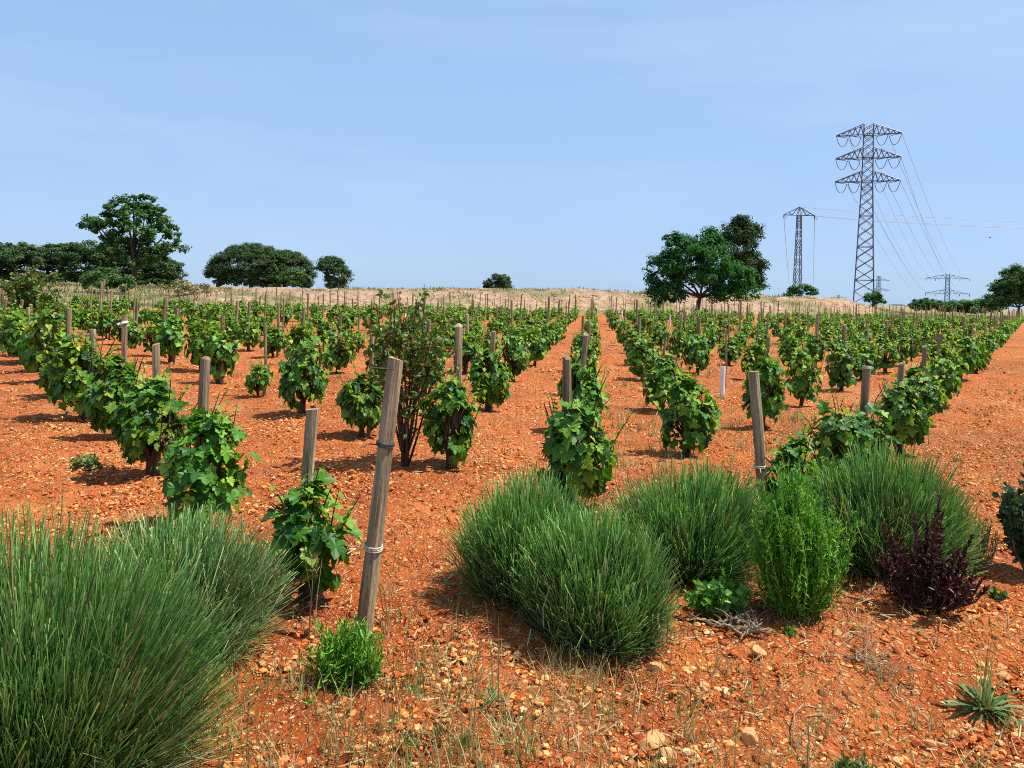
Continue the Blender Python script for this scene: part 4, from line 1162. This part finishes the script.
# ------------------------------------------------------------------ pylons
def lattice(mb, w0, w1, z0, z1, n, r, half_diag=True):
    """square tapering lattice body"""
    cs = [(-1, -1), (1, -1), (1, 1), (-1, 1)]
    w = lambda z: w0 + (w1 - w0) * (z - z0) / (z1 - z0)
    zs = [z0]; 
    for k in range(n): zs.append(z0 + (z1 - z0) * (1 - (1 - (k + 1) / n) ** 1.15))
    zs[-1] = z1
    for a, b in cs: mb.bar((a * w0 / 2, b * w0 / 2, z0), (a * w1 / 2, b * w1 / 2, z1), r * 1.35)
    for k in range(n):
        za, zb = zs[k], zs[k + 1]; wa, wb = w(za) / 2, w(zb) / 2
        for q in range(4):
            c, d = cs[q], cs[(q + 1) % 4]
            mb.bar((c[0] * wa, c[1] * wa, za), (d[0] * wb, d[1] * wb, zb), r * .8)
            mb.bar((d[0] * wa, d[1] * wa, za), (c[0] * wb, c[1] * wb, zb), r * .8)
            if k % 3 == 2: mb.bar((c[0] * wb, c[1] * wb, zb), (d[0] * wb, d[1] * wb, zb), r * .7)

def crossarm(half, bw, rise, r, n=4):
    """triangular truss arm, both sides; bottom chord at z=0"""
    mb = MB()
    for s in (-1, 1):
        tip = Vector((s * half, 0, 0))
        for yy in (-1, 1):
            b = Vector((s * bw / 2, yy * bw / 2, 0)); t = Vector((s * bw / 2, yy * bw / 2, rise))
            mb.bar(b, tip, r); mb.bar(t, tip + Vector((0, 0, .15)), r)
            for k in range(n):
                f0, f1 = k / n, (k + .5) / n; f2 = (k + 1) / n
                mb.bar(b.lerp(tip, f0), t.lerp(tip, f1), r * .6); mb.bar(t.lerp(tip, f1), b.lerp(tip, min(f2, .98)), r * .6)
        for k in range(1, n + 1):
            f = k / (n + 1); mb.bar(Vector((s * bw / 2, -bw / 2, 0)).lerp(tip, f), Vector((s * bw / 2, bw / 2, 0)).lerp(tip, f), r * .6)
    for yy in (-1, 1): mb.bar((-bw / 2, yy * bw / 2, 0), (bw / 2, yy * bw / 2, 0), r)
    return mb

Y1 = 160.0; kp = Y1 / FPX
base = at_distance(865, 303, Y1); zt = at_distance(868, 124, Y1).z
zb = -1.0; H = zt - zb
ARM_ROT = math.radians(-24)
pyl = thing('transmission_pylon', 'tall lattice pylon with three crossarms on the skyline', 'pylon', (base.x - .3, Y1, zb), ARM_ROT, 'electricity pylons')
bd = MB(); zarm = [H - 2.2, H - 7.0, H - 11.8]
lattice(bd, 4.0, 2.05, 0, zarm[2], 13, .085); lattice(bd, 2.05, 1.8, zarm[2], H - .1, 8, .08)
obj('tower_body', bd.mesh('tower_body', MAT['steel']), pyl)
HALF = 6.1
arm_ends = []
for k, z in enumerate(zarm):
    mb = crossarm(HALF, 1.9, 2.1, .085, 5)
    o = obj('crossarm', mb.mesh('crossarm', MAT['steel']), pyl); o.location = (0, 0, z)
    for s, f in ((-1, 1.0), (-1, .60), (1, .60), (1, 1.0)):
        lp = MB(); x0 = s * HALF * f; w_ = 1.25
        # strain insulators to both sides and the slack jumper hanging between them
        n_ = 11; P = []
        for q in range(n_):
            t_ = q / (n_ - 1) * 2 - 1; P.append((x0 - s * (1.15 + 1.1 * t_), t_ * 1.3, -.25 - 2.0 * (1 - abs(t_) ** 2.4)))
        lp.tube(P, .055, 4, False); jl = obj('jumper_loop', lp.mesh('jumper_loop', MAT['insulator']), o)
        ins = MB(); ins.tube([(x0, 0, 0), (x0 - s * .05, -1.3, -.25)], .07, 6); ins.tube([(x0, 0, 0), (x0 - s * 2.25, 1.3, -.25)], .05, 6)
        obj('insulators', ins.mesh('insulators', MAT['insulator']), o)
        arm_ends.append((Vector((x0 - s * 2.25, 1.3, z - .25)) if s < 0 else Vector((x0, 0, z - .1)), s, f, k))

# far two-armed pylon that the line runs to
Y2 = 620.0
fb = at_distance(947, 303, Y2); ft = at_distance(947, 274, Y2).z; fz = tz(fb.x, Y2)
fp = thing('transmission_pylon', 'far small looking pylon with two crossarms above the right bushes', 'pylon', (fb.x, Y2, fz), ARM_ROT, 'electricity pylons')
Hf = ft - fz
bd = MB(); lattice(bd, 4.0, 2.4, 0, Hf, 11, .17); obj('tower_body', bd.mesh('tower_body', MAT['steel_far']), fp)
far_z = [Hf - 3.6, Hf - 15.5]
for z in far_z:
    o = obj('crossarm', crossarm(15.5, 2.4, 3.3, .2, 3).mesh('crossarm', MAT['steel_far']), fp); o.location = (0, 0, z)
    for x0 in (-15.3, -8.5, 8.5, 15.3):
        mb = MB(); mb.tube([(x0, 0, 0), (x0, 0, -2.0)], .22, 5); obj('insulators', mb.mesh('insulators', MAT['insulator']), o)
# tiny pylons farther off
for (px, pt, pb, Yf, half, lab, arms) in [(878, 276, 312, 520, 8.5, 'half hidden far pylon directly right of the large pylon', (1.5, 8)), (838, 295, 312, 900, 11, 'tiny far pylon between the small and the large pylon', (1.5,))]:
    b_ = at_distance(px, pb, Yf); zt_ = at_distance(px, pt, Yf).z; z0 = tz(b_.x, Yf); h_ = zt_ - z0
    t_ = thing('transmission_pylon', lab, 'pylon', (b_.x, Yf, z0), .2, 'electricity pylons')
    bd = MB(); lattice(bd, 2.6, 1.6, 0, h_, 9, .12); obj('tower_body', bd.mesh('tower_body', MAT['steel_far']), t_)
    for a_ in arms:
        o = obj('crossarm', crossarm(half, 1.5, 1.6, .13, 3).mesh('crossarm', MAT['steel_far']), t_); o.location = (0, 0, h_ - a_ - 1.5)

# conductors from the large pylon to the far one
bpy.context.view_layer.update()
def sagged(a, b, sag, n=24):
    return [tuple(a.lerp(b, q / n) + Vector((0, 0, -4 * sag * (q / n) * (1 - q / n)))) for q in range(n + 1)]
for e, s, f, k in arm_ends:
    if k == 1 and f < 1: continue
    a = pyl.matrix_world @ e
    zz = far_z[0] if k == 0 else far_z[1]
    x0 = s * (15.3 if f == 1.0 else 8.5) * (1.0 if k != 1 else .55)
    b = fp.matrix_world @ Vector((x0, 0, zz - 2.0))
    mb = MB(); mb.tube(sagged(a, b, 7.0), .036, 4, False)
    side = 'left' if s < 0 else 'right'; lev = ['top', 'middle', 'bottom'][k]; end = 'tip' if f == 1.0 else 'middle'
    tag(obj('power_line', mb.mesh('power_line', MAT['cable'])), f'thin power line from the {end} of the large pylon {lev} arm, {side} side', 'power line', 'lines between the large and far pylons')

# smaller pylon with triangular head
Y3 = 117.0; b3 = at_distance(795.5, 298, Y3); top3 = at_distance(800, 207, Y3)
zb3 = .4; H3 = top3.z - zb3
small = thing('power_pole', 'smaller lattice pylon with a triangular head beside the pine', 'pylon', (b3.x + .2, Y3, zb3), 0, 'electricity pylons')
bd = MB(); lattice(bd, 1.05, .55, 0, H3 - 1.2, 10, .042); obj('tower_body', bd.mesh('tower_body', MAT['steel']), small)
hd = MB(); zc = H3 - 1.25
for yy in (-.3, .3):
    hd.bar((-2.35, yy * .3, zc), (2.35, yy * .3, zc), .055); hd.bar((-2.35, yy * .3, zc), (0, yy * .5, H3), .055); hd.bar((2.35, yy * .3, zc), (0, yy * .5, H3), .055)
    for s in (-1, 1):
        hd.bar((s * .3, yy, zc), (0, yy * .5, H3), .045); hd.bar((s * 1.1, yy * .3, zc), (s * .3, yy * .5, H3 - .2), .04); hd.bar((s * 1.1, yy * .3, zc), (s * 1.6, yy * .3, H3 - .88), .04)
obj('head_frame', hd.mesh('head_frame', MAT['steel']), small)
for s in (-1, 1):
    mb = MB(); mb.tube([(s * 2.3, 0, zc), (s * 2.3, 0, zc - .45)], [.09, .07], 6); mb.tube([(s * 2.3, 0, zc - .45), (s * 2.3 + .25, 0, zc - .6), (s * 2.3 + .42, 0, zc - .2)], .03, 4, False)
    obj('insulators', mb.mesh('insulators', MAT['insulator']), small)
bpy.context.view_layer.update()
# lines running off to the right past the large pylon, and lines running away behind
for q, (p, pxr, pyr, lab) in enumerate([(Vector((.05, 0, H3)), 1100, 222, 'upper power line running right from the smaller pylon peak'), (Vector((2.3, .1, zc)), 1100, 224.5, 'middle power line running right from the smaller pylon arm'), (Vector((2.3, -.1, zc - .1)), 1100, 226.5, 'lower power line running right from the smaller pylon arm')]):
    a = small.matrix_world @ p; b = at_distance(pxr + 120, pyr + 2, 104)
    mb = MB(); mb.tube(sagged(a, b, .8), .026, 4, False); tag(obj('power_line', mb.mesh('power_line', MAT['cable'])), lab, 'power line', 'lines running right from the smaller pylon')
for q, (p, px, lab) in enumerate([(Vector((-2.3, 0, zc - .45)), 790.5, 'power line drooping away behind from the left arm of the smaller pylon'), (Vector((2.3, 0, zc - .45)), 813, 'power line drooping away behind from the right arm of the smaller pylon')]):
    a = small.matrix_world @ p; b = at_distance(px, 296, 420); b.z = max(b.z, tz(b.x, 420) + 6)
    mb = MB(); mb.tube(sagged(a, b, 2.0), .035, 4, False); tag(obj('power_line', mb.mesh('power_line', MAT['cable'])), lab, 'power line', 'lines running away from the smaller pylon')

# far town by the sea, seen as one mass
mb = MB(); r_ = np.random.default_rng(90)
for k in range(34):
    px = r_.uniform(895, 917) if k < 24 else r_.uniform(880, 924); Yt = r_.uniform(2300, 2600); c = at_distance(px, 303, Yt); w = r_.uniform(3, 9); h = r_.uniform(6, 26) if k < 24 else r_.uniform(2, 8)
    V = [(c.x + a * w, Yt + b * w, z) for z in (-71, -28 + h) for a, b in ((-1, -1), (1, -1), (1, 1), (-1, 1))]
    mb.add(V, [(0, 1, 5, 4), (1, 2, 6, 5), (2, 3, 7, 6), (3, 0, 4, 7), (4, 5, 6, 7)])
tag(obj('far_town', mb.mesh('far_town', MAT['town'])), 'pale blocks of a far town on the horizon at the right', 'town', kind='stuff')

# bird in the sky
def bird():
    p = at_distance(990, 237.5, 60); mb = MB()
    mb.tube([(0, -.16, 0), (0, -.05, .0), (0, .08, .01), (0, .17, 0)], [.012, .045, .04, .008], 8)
    for s in (-1, 1):
        mb.add([(s * .02, -.05, .02), (s * .16, -.04, .07), (s * .30, -.12, .03), (s * .17, .05, .06), (s * .02, .07, .02), (s * .02, -.05, .005), (s * .16, -.04, .055), (s * .17, .05, .045), (s * .02, .07, .005)], [(0, 1, 3, 4), (1, 2, 3), (8, 7, 6, 5), (7, 2, 6)])
    mb.add([(-.02, -.15, 0), (.02, -.15, 0), (.05, -.27, .005), (-.05, -.27, .005)], [(0, 1, 2, 3)])
    o = tag(obj('bird', mb.mesh('bird', MAT['bird'])), 'tiny dark bird flying in the sky above the far pylon', 'bird'); o.location = p; o.rotation_euler = (0, .2, 1.2); o.scale = (.55, .55, .55)
bird()

# ------------------------------------------------------------------ the air between here and the coast
def build_haze():
    m, nt, out = new_mat('haze_air'); h = NT(nt)
    v = nt.nodes.new('ShaderNodeVolumePrincipled'); v.inputs['Color'].default_value = (.72, .84, 1.0, 1); v.inputs['Density'].default_value = HAZE
    v.inputs['Anisotropy'].default_value = .2
    nt.links.new(v.outputs[0], out.inputs['Volume'])
    mb = MB(); X = 9000; y0, y1, z0, z1 = -40, 9500, -130, 48
    mb.add([(-X, y0, z0), (X, y0, z0), (X, y1, z0), (-X, y1, z0), (-X, y0, z1), (X, y0, z1), (X, y1, z1), (-X, y1, z1)], [(0, 3, 2, 1), (4, 5, 6, 7), (0, 1, 5, 4), (1, 2, 6, 5), (2, 3, 7, 6), (3, 0, 4, 7)])
    tag(obj('haze', mb.mesh('haze', m)), 'thin pale blue haze in the air towards the coast', 'haze', kind='stuff')
HAZE = 0
if HAZE: build_haze()

# ------------------------------------------------------------------ light and sky
SUN_EL = math.radians(62); SUN_AZ = math.radians(4)      # azimuth from +X towards +Y
sd = Vector((math.cos(SUN_EL) * math.cos(SUN_AZ), math.cos(SUN_EL) * math.sin(SUN_AZ), math.sin(SUN_EL)))
L = bpy.data.lights.new('sun', 'SUN'); L.energy = 5.0; L.angle = math.radians(.5); L.color = (1.0, .95, .87)
so = bpy.data.objects.new('sun', L); COL.objects.link(so); so.rotation_euler = sd.to_track_quat('Z', 'Y').to_euler(); so.location = (30, 0, 40)
w = bpy.data.worlds.new('World'); scene.world = w; w.use_nodes = True
nt = w.node_tree; h = NT(nt)
for n in list(nt.nodes): nt.nodes.remove(n)
sky = nt.nodes.new('ShaderNodeTexSky'); sky.sky_type = 'NISHITA'; sky.sun_disc = False
sky.sun_elevation = SUN_EL; sky.sun_rotation = math.radians(90) - SUN_AZ
sky.altitude = 100; sky.air_density = 1.0; sky.dust_density = .6; sky.ozone_density = 2.0
gm = nt.nodes.new('ShaderNodeGamma'); gm.inputs['Gamma'].default_value = .25
nt.links.new(sky.outputs[0], gm.inputs['Color'])
col = h.mix(1.0, gm.outputs[0], (1.86, 2.55, 3.64), 'MULTIPLY')
# thin high cirrus
tc = nt.nodes.new('ShaderNodeTexCoord')
mp = nt.nodes.new('ShaderNodeMapping'); mp.inputs['Rotation'].default_value = (0, math.radians(16), math.radians(10)); mp.inputs['Scale'].default_value = (1.3, 1.8, 8.0)
nt.links.new(tc.outputs['Generated'], mp.inputs['Vector'])
cf = h.ramp(h.noise(mp.outputs[0], 1.5, 5, .55), [(.42, 0.0), (.72, .6)])
col = h.mix(cf, col, (3.0, 4.25, 5.75))
bg = nt.nodes.new('ShaderNodeBackground'); bg.inputs['Strength'].default_value = .1
nt.links.new(col, bg.inputs['Color'])
ow = nt.nodes.new('ShaderNodeOutputWorld'); nt.links.new(bg.outputs[0], ow.inputs['Surface'])

scene.view_settings.view_transform = 'Standard'; scene.view_settings.look = 'None'
scene.view_settings.exposure = 0.75; scene.view_settings.gamma = 1.0
scene.cycles.max_bounces = 6; scene.cycles.diffuse_bounces = 3; scene.cycles.glossy_bounces = 2; scene.cycles.transmission_bounces = 3; scene.cycles.transparent_max_bounces = 4
scene.cycles.use_denoising = False
scene.cycles.filter_width = 1.0
